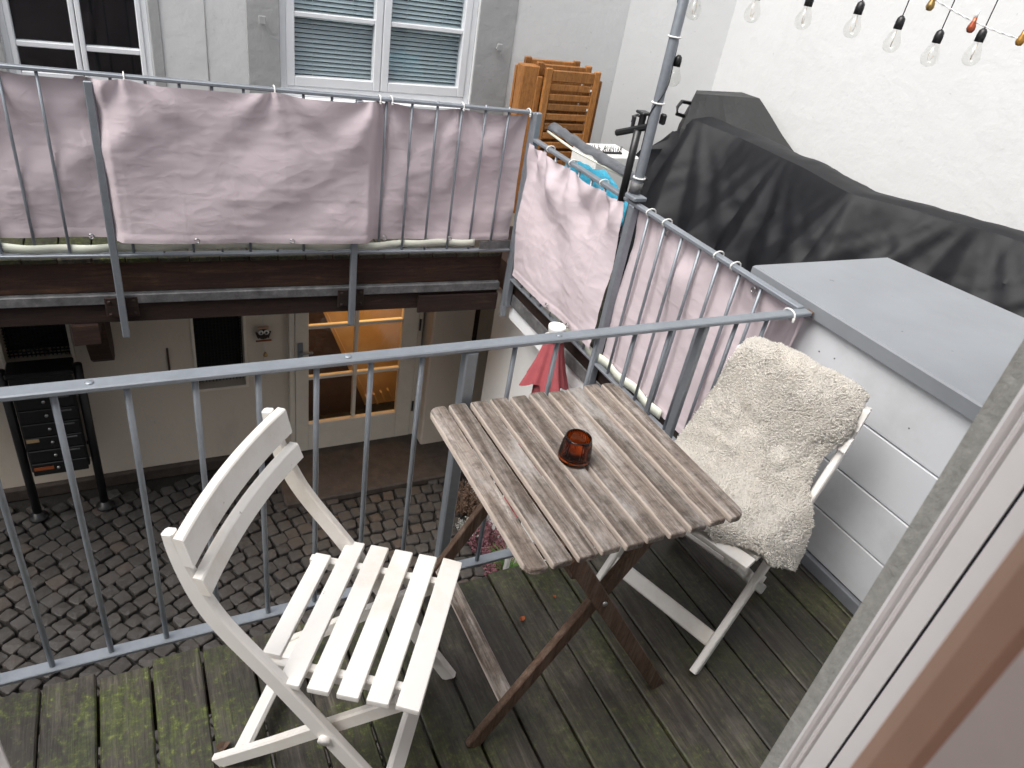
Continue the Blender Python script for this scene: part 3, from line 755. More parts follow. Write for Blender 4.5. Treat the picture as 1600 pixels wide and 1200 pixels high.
tag(obj('grey_band', box_mesh('grey_band', far(.13, .245, -.02), (.2, .004, .05), .001), 'galvanised_dull'), 'short grey strip closing the corner beside the cream band', 'band')
# ================================================================== THINGS ON OUR BALCONY
# ---- slatted folding table
T = thing('folding_table', 'weathered grey brown slatted folding table with crossed legs', 'table', (.93, 1.13, 0))
TX0, TX1, TY0, TY1, TZ = .624, 1.239, .835, 1.435, .712
n = 10; pitch = (TX1 - TX0) / n
def slat_mesh(w, L, h, corner=0.006, round_side=0):
    bm = bmesh.new(); k = 5
    pts = []
    def arc(cx, cy, r, a0):
        return [(cx + r * math.cos(R(a0 + 90 * i / k)), cy + r * math.sin(R(a0 + 90 * i / k))) for i in range(k + 1)]
    rl = .03 if round_side < 0 else corner; rr_ = .03 if round_side > 0 else corner
    pts = arc(w / 2 - rr_, L / 2 - rr_, rr_, 0) + arc(-w / 2 + rl, L / 2 - rl, rl, 90) + arc(-w / 2 + rl, -L / 2 + rl, rl, 180) + arc(w / 2 - rr_, -L / 2 + rr_, rr_, 270)
    rings = []
    for ins, z in ((.002, -h), (0, -h + .003), (0, -.004), (.0018, -.0008), (.005, 0)):
        rings.append([bm.verts.new((x * (1 - ins * 2 / w), y * (1 - ins * 2 / L), z)) for x, y in pts])
    m_ = len(pts)
    for a, b in zip(rings, rings[1:]):
        for i in range(m_): bm.faces.new((a[i], a[(i + 1) % m_], b[(i + 1) % m_], b[i]))
    bm.faces.new(rings[-1]); bm.faces.new(rings[0][::-1])
    return bm_mesh('slat', bm)
sm = slat_mesh(pitch - .0115, TY1 - TY0, .019); sl = slat_mesh(pitch - .0105, TY1 - TY0, .019, round_side=-1); sr = slat_mesh(pitch - .0105, TY1 - TY0, .019, round_side=1)
random.seed(3)
for i in range(n):
    obj('slat', sl if i == 0 else sr if i == n - 1 else sm, 'table_wood', T, (TX0 + pitch * (i + .5) + random.uniform(-.001, .001), (TY0 + TY1) / 2 + random.uniform(-.003, .003), TZ + random.uniform(-.001, .001)), (random.uniform(-.002, .002), random.uniform(-.012, .012), random.uniform(-.002, .002)))
for y in (.905, 1.365):
    obj('batten', box_mesh('batten', (.93, y, TZ - .0335), (.56, .03, .028), .003), 'table_leg_wood', T)
def leg(ax, bx, y, z1=.678):
    bm = bmesh.new(); beam_between(bm, (ax, y, .0), (bx, y, z1), .02, .043, up=(0, 0, 1), bevel=.003)
    return obj('leg', bm_mesh('leg', bm), 'table_leg_wood', T)
leg(1.215, .763, .868); leg(.622, 1.012, .892)
leg(1.215, .763, 1.402); leg(.622, 1.012, 1.378)
obj('stretcher', box_mesh('stretcher', (.705, 1.135, .145), (.024, .47, .042), .003, Matrix.Rotation(R(30), 3, 'Y')), 'table_wood', T)
obj('stretcher', box_mesh('stretcher', (.80, 1.135, .60), (.022, .51, .036), .003), 'table_leg_wood', T)
for y in (.857, 1.413): obj('bolt', tube_mesh('bolt', [(.89, y - .004, .492), (.89, y + .004, .492)], .007, 8), 'steel', T)

# ---- white folding chairs
def sweep_xz(path, inplane, y0, thick, taper=None):
    """bar following a path of (x,z) at lateral y0; rounded by small chamfers"""
    P = [Vector((x, 0, z)) for x, z in path]; n_ = len(P); bm = bmesh.new(); rings = []
    c = .004
    for i, p in enumerate(P):
        d = (P[min(i + 1, n_ - 1)] - P[max(i - 1, 0)]).normalized(); nn = Vector((-d.z, 0, d.x))
        w = inplane * (taper[i] if taper else 1) / 2; t = thick / 2
        sec = [(-w, -t + c), (-w + c, -t), (w - c, -t), (w, -t + c), (w, t - c), (w - c, t), (-w + c, t), (-w, t - c)]
        rings.append([bm.verts.new(p + nn * a + Vector((0, y0 + b, 0))) for a, b in sec])
    for a, b in zip(rings, rings[1:]):
        for i in range(8): bm.faces.new((a[i], a[(i + 1) % 8], b[(i + 1) % 8], b[i]))
    bm.faces.new(rings[0]); bm.faces.new(rings[-1][::-1])
    return bm_mesh('bar', bm)
def smooth_path(pts, k=4):
    out = []; P = [Vector((p[0], p[1])) for p in pts]; n_ = len(P)
    for i in range(n_ - 1):
        p0, p1, p2, p3 = P[max(i - 1, 0)], P[i], P[i + 1], P[min(i + 2, n_ - 1)]
        for q in range(k):
            t = q / k; out.append(.5 * ((2 * p1) + (p2 - p0) * t + (2 * p0 - 5 * p1 + 4 * p2 - p3) * t * t + (-p0 + 3 * p1 - 3 * p2 + p3) * t ** 3))
    out.append(P[-1]); return [(v.x, v.y) for v in out]
UP = smooth_path([(-.316, .802), (-.302, .74), (-.272, .655), (-.225, .57), (-.115, .43), (.04, .22), (.2, .005)], 4)
RL = [(.135, .405), (.0, .278), (-.15, .135), (-.295, .004)]
def back_slat(zc, h, xc, tilt, half=.219):
    bm = bmesh.new(); n_ = 14; rings = []
    for i in range(n_ + 1):
        l = -half + 2 * half * i / n_; x = xc - .017 * (1 - (l / half) ** 2) + .016
        sec = []
        for a, b in ((-h / 2, -.008), (-h / 2 + .003, -.0105), (h / 2 - .003, -.0105), (h / 2, -.008), (h / 2, .008), (h / 2 - .003, .0105), (-h / 2 + .003, .0105), (-h / 2, .008)):
            sec.append(bm.verts.new((x + b - a * math.sin(tilt), l, zc + a * math.cos(tilt))))
        rings.append(sec)
    for a, b in zip(rings, rings[1:]):
        for i in range(8): bm.faces.new((a[i], a[(i + 1) % 8], b[(i + 1) % 8], b[i]))
    bm.faces.new(rings[0]); bm.faces.new(rings[-1][::-1])
    return bm_mesh('back_slat', bm)
def seat_slat(w, L):
    bm = bmesh.new(); add_box(bm, (0, 0, 0), (w, L, .016), .004, seg=2); return bm_mesh('seat_slat', bm)
CM_ = dict(up=[sweep_xz(UP, .042, s * .203, .022, [.55 + .45 * min(1, i / 9) for i in range(len(UP))]) for s in (-1, 1)], rl=[sweep_xz(RL, .038, s * .168, .02) for s in (-1, 1)],
           b1=back_slat(.772, .068, -.298, R(14)), b2=back_slat(.692, .044, -.270, R(20)), s1=seat_slat(.040, .30), s=seat_slat(.047, .42), s6=seat_slat(.05, .42))
st1 = box_mesh('stretcher', (-.232, 0, .068), (.05, .33, .018), .004, Matrix.Rotation(R(-42), 3, 'Y') @ Matrix.Identity(3))
st2 = box_mesh('stretcher', (0, 0, 0), (.05, .40, .018), .004)
rails = [box_mesh('seat_rail', (-.01, s * .150, 0), (.36, .02, .03), .003) for s in (-1, 1)]
def make_chair(label, loc, rz):
    c = thing('folding_chair', label, 'chair', (*loc, 0), rz, 'white wooden folding chairs', world=False)
    for q in CM_['up']: obj('upright', q, 'chair_paint', c)
    for q in CM_['rl']: obj('rear_leg', q, 'chair_paint', c)
    obj('back_slat', CM_['b1'], 'chair_paint', c); obj('back_slat', CM_['b2'], 'chair_paint', c)
    for k in range(6):
        s = -.157 + .063 * k
        obj('seat_slat', CM_['s1'] if k == 0 else CM_['s6'] if k == 5 else CM_['s'], 'chair_paint', c, (s, 0, .44 + s * .05), (0, -.05 + (.10 if k == 5 else 0), 0))
    for q in rails: obj('seat_rail', q, 'chair_paint', c, (0, 0, .417), (0, -.05, 0))
    obj('stretcher', st2, 'chair_paint', c, (-.236, 0, .062), (0, R(-45), 0)).scale = (1, .79, 1)
    obj('stretcher', st2, 'chair_paint', c, (.135, 0, .095), (0, R(53), 0)).scale = (1, .96, 1)
    for s in (-1, 1): obj('pivot', tube_mesh('pivot', [(-.012, s * .19, .285), (-.012, s * .222, .285)], .014, 12), 'chair_paint', c)
    return c
ch1 = make_chair('bare white slatted folding chair left of the table', (.36, 1.044), R(-34.5))
ch2 = make_chair('white folding chair draped with a sheepskin, right of the table', (1.475, 1.115), R(198.4))

# ---- sheepskin draped over the right chair (chair coordinates)
PATH = [(-.375, .62), (-.365, .735), (-.340, .808), (-.285, .800), (-.250, .715), (-.225, .63), (-.175, .55), (-.10, .485), (-.02, .470), (.06, .470), (.125, .465), (.165, .445)]
PS = smooth_path(PATH, 6)
cum = [0]
for a, b in zip(PS, PS[1:]): cum.append(cum[-1] + math.hypot(b[0] - a[0], b[1] - a[1]))
def path_at(t):
    d = t * cum[-1]
    for i in range(len(cum) - 1):
        if cum[i + 1] >= d:
            k = (d - cum[i]) / (cum[i + 1] - cum[i] + 1e-9); a, b = PS[i], PS[i + 1]
            return (a[0] + (b[0] - a[0]) * k, a[1] + (b[1] - a[1]) * k), Vector((b[0] - a[0], 0, b[1] - a[1])).normalized()
    return PS[-1], Vector((1, 0, 0))
def half_w(t, side):
    # side +1 is the edge nearest the viewer
    keys = ([(0, .10), (.1, .16), (.22, .185), (.36, .205), (.49, .172), (.57, .18), (.67, .255), (.78, .28), (.90, .25), (1, .10)] if side > 0 else
            [(0, .10), (.1, .17), (.22, .20), (.4, .225), (.6, .235), (.8, .22), (1, .12)])
    for (a, x), (b, y) in zip(keys, keys[1:]):
        if t <= b:
            k = (t - a) / (b - a); k = k * k * (3 - 2 * k); return x + (y - x) * k
    return keys[-1][1]
def fleece_point(t, w):
    (x, z), d = path_at(t); side = 1 if w > 0 else -1
    l = w * half_w(t, side); nrm = Vector((-d.z, 0, d.x));
    if nrm.z < 0 and t > .3: nrm = -nrm
    if t <= .3 and nrm.dot(Vector((x + .32, 0, z - .76))) < 0: nrm = -nrm
    e = .034 + .014 * fbm((x * 6, l * 6, z * 6), 3) + .006 * fbm((x * 17, l * 17, z * 17), 2)
    e *= 1 - .75 * abs(w) ** 5
    p = Vector((x, l, z)) + nrm * e
    over = max(0, abs(l) - .19)
    if t > .55: p.z -= over * over * 8 + over * .4
    else: p += Vector((-1, 0, 0)) * over * .6
    return p
NT_, NW = 70, 44
vs = [fleece_point(i / NT_, -1 + 2 * j / NW) for i in range(NT_ + 1) for j in range(NW + 1)]
fs = []
for i in range(NT_):
    for j in range(NW):
        a = i * (NW + 1) + j; fs.append((a, a + 1, a + NW + 2, a + NW + 1))
fl = thing('sheepskin', 'cream curly sheepskin thrown over the right hand chair', 'sheepskin', (1.475, 1.115, 0), R(198.4), world=False)
hide = mesh_from('hide', vs, fs, True)
o = obj('hide', hide, 'wool', fl); so = o.modifiers.new('thick', 'SOLIDIFY'); so.thickness = .012
random.seed(21)
tv, tf = [], []
hide.update(); polys = hide.polygons
cent_n = []
for p in polys: cent_n.append((p.area, p.index))
tot = sum(a for a, _ in cent_n); NTUFT = 62000
flip = -1 if sum((hide.polygons[(NT_ * 3 // 4) * NW + j].normal.z for j in range(NW))) < 0 else 1
so.offset = -flip
for a, pi_ in cent_n:
    k = NTUFT * a / tot; k = int(k) + (random.random() < k - int(k))
    p = polys[pi_]; q = [hide.vertices[v].co for v in p.vertices]; nn = p.normal * flip
    for _ in range(k):
        s, t = random.random(), random.random()
        c = q[0].lerp(q[1], s).lerp(q[3].lerp(q[2], s), t)
        lean = Vector((fbm((c.x * 22, c.y * 22, c.z * 22), 2), fbm((c.x * 22 + 9, c.y * 22, c.z * 22), 2), fbm((c.x * 22, c.y * 22 + 9, c.z * 22), 2))) * 1.2 + Vector((random.uniform(-.6, .6), random.uniform(-.6, .6), random.uniform(-.6, .6)))
        L = random.uniform(.007, .0125); r0 = random.uniform(.0018, .0029)
        d1 = (nn + lean * .7).normalized(); d2 = (nn * .35 + lean * 1.5).normalized()
        x_ = d1.orthogonal().normalized(); y_ = d1.cross(x_); b = len(tv)
        m1 = c - nn * .002; m2 = c + d1 * L * .6; m3 = m2 + d2 * L * .6
        for mm, r in ((m1, r0), (m2, r0 * 1.1)):
            for g_ in (0, 2.094, 4.189): tv.append(mm + (x_ * math.cos(g_) + y_ * math.sin(g_)) * r)
        tv.append(m3)
        for g_ in range(3):
            h_ = (g_ + 1) % 3; tf.append((b + g_, b + h_, b + 3 + h_, b + 3 + g_)); tf.append((b + 3 + g_, b + 3 + h_, b + 6))
o = obj('wool', mesh_from('wool', tv, tf, True), 'wool', fl); o['kind'] = 'stuff'

# ---- amber candle glass
CGS = 1.1
cg = thing('candle_holder', 'ribbed amber glass tealight holder on the table', 'candle holder', (.912, 1.135, TZ + .001), 0, world=False)
bm = bmesh.new(); seg = 108; rings = []
prof = [(.034, 0, 0), (.0375, .004, 0), (.0375, .012, .4), (.0355, .03, 1), (.0332, .048, 1), (.0315, .058, .3), (.0305, .064, 0), (.0288, .066, 0), (.0272, .063, 0), (.0275, .055, 0), (.0305, .02, 0), (.030, .010, 0), (.0, .009, 0)]
for r, z, rib in prof:
    rings.append([bm.verts.new(((r + .0011 * rib * math.cos(k * 2 * math.pi / seg * 36)) * math.cos(2 * math.pi * k / seg), (r + .0011 * rib * math.cos(k * 2 * math.pi / seg * 36)) * math.sin(2 * math.pi * k / seg), z)) for k in range(seg)])
for a, b in zip(rings, rings[1:]):
    for k in range(seg): bm.faces.new((a[k], a[(k + 1) % seg], b[(k + 1) % seg], b[k]))
bm.faces.new(rings[0][::-1]); bmesh.ops.remove_doubles(bm, verts=bm.verts[:], dist=1e-6)
obj('glass', bm_mesh('glass', bm, True), 'amber_glass', cg)
obj('tealight', lathe('tealight', [(.0, .0112), (.019, .0112), (.019, .026), (.0175, .0255), (.0, .0245)], 24), 'wax', cg)
obj('wick', tube_mesh('wick', [(0, 0, .024), (.001, 0, .032)], .0008, 6), 'black_metal', cg)

cg.scale = (CGS, CGS, CGS)
# ---- fallen leaves on the boards
def leaf_mesh(s, seed):
    rr_ = random.Random(seed); bm = bmesh.new(); pts = [(0, 0), (.3, .22), (.6, .26), (.85, .14), (1, 0), (.85, -.13), (.6, -.24), (.3, -.2)]
    ring = [bm.verts.new((x * s, y * s * 1.3, .004 + rr_.uniform(0, .010))) for x, y in pts]; c = bm.verts.new((.5 * s, 0, .003))
    for i in range(8): bm.faces.new((ring[i], ring[(i + 1) % 8], c))
    return bm_mesh('leaf', bm)
for i, (x, y, s, lab) in enumerate(((.919, 1.20, .026, 'small curled orange leaf on the boards between the table legs'), (1.074, 1.246, .014, 'tiny orange leaf crumb behind the crossed table legs'), (.055, 1.105, .035, 'brown curled leaf on mossy boards beside the chair foot'))):
    tag(obj('fallen_leaf', leaf_mesh(s, i), 'leaf_orange' if i < 2 else 'heather_dry', None, (x, y, .001), (0, 0, i * 1.3 + .6)), lab, 'leaf')

# ================================================================== COURTYARD THINGS
# ---- closed red parasol
PX, PY = 1.86, 2.71
pa_ = thing('closed_parasol', 'closed red parasol with white cap standing in the courtyard', 'parasol', (PX, PY, ZG), 0, world=False)
def canopy(name, z0, z1, r0, r1, lobes, seed, hang, amp=.3):
    bm = bmesh.new(); nz, seg_ = 14, 64; rings = []
    for i in range(nz + 1):
        t = i / nz; z = z0 + (z1 - z0) * t; r = r0 + (r1 - r0) * t ** 1.3
        ring = []
        for k in range(seg_):
            a = 2 * math.pi * k / seg_
            f = 1 + (amp * t) * math.cos(lobes * a + seed + .6 * math.sin(2 * a)) + .12 * t * math.cos(2.0 * a + seed * 2) + .13 * t ** .6 * math.cos(11 * a + 2 * math.sin(a))
            zz = z - hang * t * t * math.cos(lobes * a + seed + .6) * .5
            ring.append(bm.verts.new((r * f * math.cos(a), r * f * math.sin(a), zz)))
        rings.append(ring)
    for a, b in zip(rings, rings[1:]):
        for k in range(seg_): bm.faces.new((a[k], a[(k + 1) % seg_], b[(k + 1) % seg_], b[k]))
    return bm_mesh(name, bm, True)
o = obj('canopy_vent', canopy('canopy_vent', 2.185, 1.90, .046, .112, 4, 1.0, .05, .17), 'parasol_red', pa_)
o = obj('canopy', canopy('canopy', 2.00, .95, .06, .10, 7, 2.0, .06, .3), 'parasol_red', pa_)
obj('pole', tube_mesh('pole', [(0, 0, 0), (0, 0, 1), (0, 0, 2.2)], .019, 12), 'white_plastic', pa_)
obj('cap', lathe('cap', [(.0, 2.18), (.056, 2.18), (.058, 2.187), (.038, 2.198), (.034, 2.207), (.042, 2.218), (.046, 2.240), (.046, 2.252), (.040, 2.254), (.037, 2.240), (.0, 2.230)], 28), 'white_plastic', pa_)
obj('base', lathe('base', [(.22, 0), (.22, .04), (.19, .06), (.05, .08), (.03, .3), (.022, .3)], 32), 'stone', pa_)

# ---- letterbox stand
mb = thing('letterbox_stand', 'black letterbox bank on two posts against the beige wall', 'letterbox', (-.65, 4.5, ZG))
for x in (-.85, -.445):
    p = obj('post', tube_mesh('post', [(x, 4.5, ZG), (x, 4.5, -1.5), (x, 4.5, -.885)], .027, 14), 'black_metal', mb)
    sub('foot_plate', lathe('foot_plate', [(.06, 0), (.06, .012), (.034, .02), (.03, .05)], 16), 'black_metal', p, (x, 4.5, ZG + .012))
obj('case', box_mesh('case', (-.6475, 4.53, -1.29), (.335, .14, .76), .006), 'black_metal', mb)
obj('hood', box_mesh('hood', (-.6475, 4.52, -.905), (.36, .17, .035), .008), 'black_metal', mb)
for k in range(6):
    z = -1.64 + k * .106
    f_ = obj('letterbox_door', box_mesh('letterbox_door', (-.6475, 4.452, z), (.315, .012, .098), .004), 'black_metal', mb)
    sub('lock', tube_mesh('lock', [(-.66, 4.447, z + .005), (-.66, 4.436, z + .005)], .010, 10), 'steel', f_)
    if k: sub('flap', box_mesh('flap', (-.555, 4.443, z + .03), (.075, .008, .012), .003), 'galvanised_dull', f_)
    if k == 2: sub('name_plate', box_mesh('name_plate', (-.765, 4.444, z + .03), (.07, .004, .026), .001), 'brass_plate', f_)
    if k == 0: sub('name_plate', box_mesh('name_plate', (-.74, 4.444, z + .01), (.11, .004, .026), .001), 'leaf_orange', f_)
for z in (-1.05, -1.52): obj('clamp', box_mesh('clamp', (-.6475, 4.52, z), (.43, .02, .02), .003), 'black_metal', mb)

# ---- hanging owl
ow = thing('owl_ornament', 'small dark owl ornament with white eyes hung beside the courtyard door', 'ornament', (.725, 4.77, -1.0))
bm = bmesh.new(); bmesh.ops.create_uvsphere(bm, u_segments=18, v_segments=12, radius=1); bmesh.ops.scale(bm, vec=(.042, .022, .045), verts=bm.verts[:]); bmesh.ops.translate(bm, vec=(.725, 4.765, -.93), verts=bm.verts[:])
obj('body', bm_mesh('body', bm, True), 'owl_body', ow)
obj('crown', box_mesh('crown', (.725, 4.768, -.882), (.078, .02, .018), .004), 'inner_wood', ow)
for s in (-1, 1):
    e = obj('eye', tube_mesh('eye', [(.725 + s * .02, 4.748, -.905), (.725 + s * .02, 4.738, -.906)], .0185, 16), 'white_plastic', ow)
    sub('pupil', tube_mesh('pupil', [(.725 + s * .018, 4.739, -.907), (.725 + s * .018, 4.735, -.908)], .009, 12), 'black_plastic', e)
    obj('wing', box_mesh('wing', (.725 + s * .042, 4.768, -.94), (.012, .012, .06), .004, Matrix.Rotation(s * .3, 3, 'Y')), 'owl_body', ow)
obj('perch', tube_mesh('perch', [(.67, 4.76, -.985), (.725, 4.757, -.983), (.78, 4.76, -.985)], .007, 8), 'leaf_orange', ow)
obj('cord', tube_mesh('cord', [(.725, 4.77, -.985), (.728, 4.77, -1.07), (.722, 4.77, -1.2), (.727, 4.77, -1.34)], .003, 6), 'twine', ow)
obj('bell', lathe('bell', [(.006, 0), (.016, -.02), (.016, -.03), (0, -.03)], 12), 'brass', ow, (.735, 4.765, -1.09))
obj('hanger', tube_mesh('hanger', [(.725, 4.77, -.88), (.725, 4.785, -.78)], .002, 6), 'twine', ow)
tag(obj('wall_thermometer', box_mesh('wall_thermometer', (.08, 4.79, -1.12), (.014, .014, .25), .004), 'table_leg_wood'), 'thin brown strip fixed to the beige wall left of the dark hatch', 'wall fitting')

# ---- plants along the wall foot
def sprig_plant(name, label, loc, h, r, nst, mat, seed, leaf=.012, group='plants along the white wall', wide=.5):
    rr_ = random.Random(seed); p = thing(name, label, 'plant', loc, 0, group, world=False)
    bm = bmesh.new(); bs = bmesh.new()
    for _ in range(nst):
        a = rr_.uniform(0, 6.283); q = rr_.random() ** .5; tip = Vector((r * q * math.cos(a), r * q * math.sin(a), h * rr_.uniform(.6, 1.05) * (1 - .35 * q)))
        b0 = Vector((tip.x * .25, tip.y * .25, 0)); mid = b0.lerp(tip, .5) + Vector((tip.x * .15, tip.y * .15, 0))
        tube(bs, [b0, mid, tip], [.003, .002, .001], 4, False)
        for k in range(16):
            t = .25 + .75 * k / 16; c = b0.lerp(mid, t * 2) if t < .5 else mid.lerp(tip, t * 2 - 1)
            d = Vector((rr_.uniform(-1, 1), rr_.uniform(-1, 1), rr_.uniform(0, 1))).normalized(); s = d.orthogonal().normalized() * leaf * wide
            bm.faces.new([bm.verts.new(v) for v in (c, c + d * leaf * .6 + s, c + d * leaf * 1.3, c + d * leaf * .6 - s)])
    obj('foliage', bm_mesh('foliage', bm), mat, p); obj('stems', bm_mesh('stems', bs), 'heather_dry', p)
sprig_plant('heather', 'dry brown heather farthest along the white wall', (2.06, 3.70, ZG), .34, .20, 110, 'heather_dry', 1)
sprig_plant('silver_plant', 'silvery grey plant between the two heathers', (1.97, 3.45, ZG), .20, .11, 70, 'silver_leaf', 2)
sprig_plant('heather', 'reddish heather in the middle of the wall bed', (2.03, 3.30, ZG), .26, .18, 100, 'heather', 3)
sprig_plant('heather', 'low reddish heather behind the table leg', (2.03, 3.02, ZG), .2, .16, 80, 'heather', 4)
def strap_plant(label, loc, h, nst, seed):
    rr_ = random.Random(seed); p = thing('strap_leaf_plant', label, 'plant', loc, 0, 'plants along the white wall', world=False); bm = bmesh.new()
    for _ in range(nst):
        a = rr_.uniform(0, 6.283); out = rr_.uniform(.08, .2); hh = h * rr_.uniform(.7, 1.1); w = rr_.uniform(.006, .011); prev = None
        sd = Vector((-math.sin(a), math.cos(a), 0))
        for k in range(7):
            t = k / 6; c = Vector((math.cos(a) * out * t ** 1.5, math.sin(a) * out * t ** 1.5, hh * (t * 1.5 - .75 * t * t)))
            ww = w * (1 - t * .9); cur = (bm.verts.new(c - sd * ww), bm.verts.new(c + sd * ww))
            if prev: bm.faces.new((prev[0], prev[1], cur[1], cur[0]))
            prev = cur
    obj('leaves', bm_mesh('leaves', bm, True), 'green_leaf', p)
strap_plant('bright green strap leaved plant seen beneath the table edge', (2.03, 2.92, ZG), .38, 60, 5)
strap_plant('green strap leaved plant nearest our balcony, below the rail', (1.98, 2.66, ZG), .34, 60, 6)
sprig_plant('silver_plant', 'pale grey tufted plant at the near end of the wall bed', (1.9, 2.52, ZG), .25, .16, 90, 'silver_leaf', 9)
# ================================================================== NEIGHBOUR'S BALCONY
# ---- pole with the light string
PO = thing('light_pole', 'grey metal pole tied to the side railing post', 'pole', (2.0, 2.515, .05))
obj('tube', tube_mesh('tube', [(2.012, 2.545, .7), (2.012, 2.545, 1.0), (2.012, 2.545, 1.5), (2.012, 2.545, 2.6)], .0215, 16), 'galvanised', PO)
obj('bracket', box_mesh('bracket', (2.0, 2.52, .90), (.07, .08, .02), .004), 'galvanised', PO)
for z in (.98, 1.30, 1.555): 
    o = obj('cable_tie', tube_mesh('tie', [(2.012 + .026 * math.cos(t), 2.545 + .026 * math.sin(t), z) for t in [2 * math.pi * k / 14 for k in range(15)]], .004, 6), 'white_plastic', PO)
obj('tape', tube_mesh('tape', [(2.008, 2.545, .915), (2.008, 2.545, .96)], .028, 14), 'galvanised_dull', PO)
# ---- black folded stand strapped to the pole
bs_ = thing('folded_stand', 'black folded parasol stand strapped beside the grey pole', 'stand', (1.99, 2.59, .88))
obj('tube', tube_mesh('tube', [(1.985, 2.60, .84), (1.985, 2.60, 1.0), (1.985, 2.60, 1.17)], .017, 12), 'black_plastic', bs_)
bm = bmesh.new(); beam_between(bm, (1.96, 2.72, 1.125), (2.02, 2.56, 1.20), .035, .028, bevel=.008)
obj('arm', bm_mesh('arm', bm), 'black_plastic', bs_)
bm = bmesh.new(); add_box(bm, (2.01, 2.62, 1.24), (.05, .06, .012), .004); add_box(bm, (2.01, 2.62, 1.21), (.022, .03, .06), .005); add_box(bm, (1.985, 2.645, 1.185), (.012, .02, .07), .004); obj('knob', box_mesh('knob', (2.06, 2.545, 1.235), (.022, .03, .045), .006), 'black_plastic', bs_)
obj('clamp', bm_mesh('clamp', bm), 'black_plastic', bs_)
obj('hook', tube_mesh('hook', [(1.985, 2.655, 1.19), (1.985, 2.66, 1.215), (1.995, 2.64, 1.225), (2.005, 2.615, 1.22)], .006, 8), 'black_plastic', bs_)

# ---- festoon with clear bulbs
bulb_prof = [(.0, -.050), (.010, -.049), (.020, -.044), (.0275, -.034), (.030, -.022), (.0285, -.010), (.022, .006), (.016, .018), (.0135, .028), (.0135, .034)]
BULB = lathe('bulb', bulb_prof, 20); BULB.materials.append(MATS['bulb_glass'])
SOCK = lathe('socket', [(.0, .028), (.015, .028), (.0155, .05), (.0135, .064), (.006, .072), (.0, .073)], 16); SOCK.materials.append(MATS['black_plastic'])
FIL = tube_mesh('filament', [(-.008, 0, -.012), (-.004, 0, -.03), (0, 0, -.015), (.004, 0, -.03), (.008, 0, -.012), (.002, 0, .03)], .0007, 5); FIL.materials.append(MATS['brass'])
fe = thing('festoon_lights', 'black cord festoon of clear glass bulbs hanging before the white wall', 'string lights', (2.4, 2.1, 1.7))
bulbs = [(2.03, 2.49, 1.676), (2.17, 2.32, 1.706), (2.298, 2.184, 1.716), (2.419, 2.056, 1.720), (2.521, 1.948, 1.698), (2.618, 1.846, 1.678), (2.706, 1.752, 1.706)]
ctop = []
for i, (x, y, z) in enumerate(bulbs):
    b = obj('bulb', BULB, None, fe, (x, y, z), (0, 0, i)); sub('socket', SOCK, None, b, (x, y, z)); sub('filament', FIL, None, b, (x, y, z), (0, 0, i * .7))
    h = .42 - .02 * i
    ctop.append((x + .004 * i, y, z + h)); obj('drop_cord', tube_mesh('drop_cord', [(x, y, z + .07), (x + .002, y, z + .2), (x + .004 * i, y, z + h)], .0022, 6), 'black_plastic', fe)
obj('main_cord', tube_mesh('main_cord', [(2.02, 2.53, 2.1)] + ctop + [(2.9, 1.2, 2.2), (2.9, .34, 2.4)], .003, 6), 'black_plastic', fe)
hx = []
for k in range(60):
    t = k / 59; a = t * 13 + .6 * math.sin(t * 20); hx.append((2.012 + .0245 * math.cos(a), 2.545 + .0245 * math.sin(a), .95 + t * 1.15))
obj('wound_cord', tube_mesh('wound_cord', hx, .0022, 6), 'black_plastic', fe)
x, y, z = 2.052, 2.535, 1.42
b = obj('bulb', BULB, None, fe, (x, y, z)); sub('socket', SOCK, None, b, (x, y, z))
# ---- white twisted cord with small coloured bulbs
fw = thing('fairy_lights', 'white twisted cord with small copper and gold bulbs near the top right', 'string lights', (2.68, 1.78, 1.8))
A_, B_ = Vector((2.45, 2.02, 1.905)), Vector((3.0, 1.44, 1.770))
cp = []; cq = []
for k in range(90):
    t = k / 89; c = A_.lerp(B_, t); c.z -= .06 * math.sin(math.pi * t); a = k * .9
    off = Vector((0, math.cos(a), math.sin(a))) * .0018; cp.append(c + off); cq.append(c - off)
bm = bmesh.new(); tube(bm, cp, .0016, 5); tube(bm, cq, .0016, 5)
obj('cord', bm_mesh('cord', bm, True), 'white_plastic', fw)
SB = lathe('small_bulb', [(.0, -.028), (.009, -.026), (.0145, -.016), (.0135, -.006), (.008, .008), (.0065, .022)], 16)
SBS = {'copper_glass': SB, 'gold_glass': SB.copy(), 'brass': SB.copy()}
for (x, y, z), mt in (((2.572, 1.894, 1.826), 'brass'), ((2.678, 1.782, 1.783), 'copper_glass'), ((2.791, 1.663, 1.772), 'gold_glass')):
    b = obj('small_bulb', SBS[mt], mt, fw, (x, y, z), label={'brass': 'brass coloured bulb', 'copper_glass': 'copper coloured bulb', 'gold_glass': 'gold coloured bulb'}[mt])
    sub('holder', tube_mesh('holder', [(x, y, z + .018), (x, y, z + .045)], .006, 8), 'white_plastic', b)

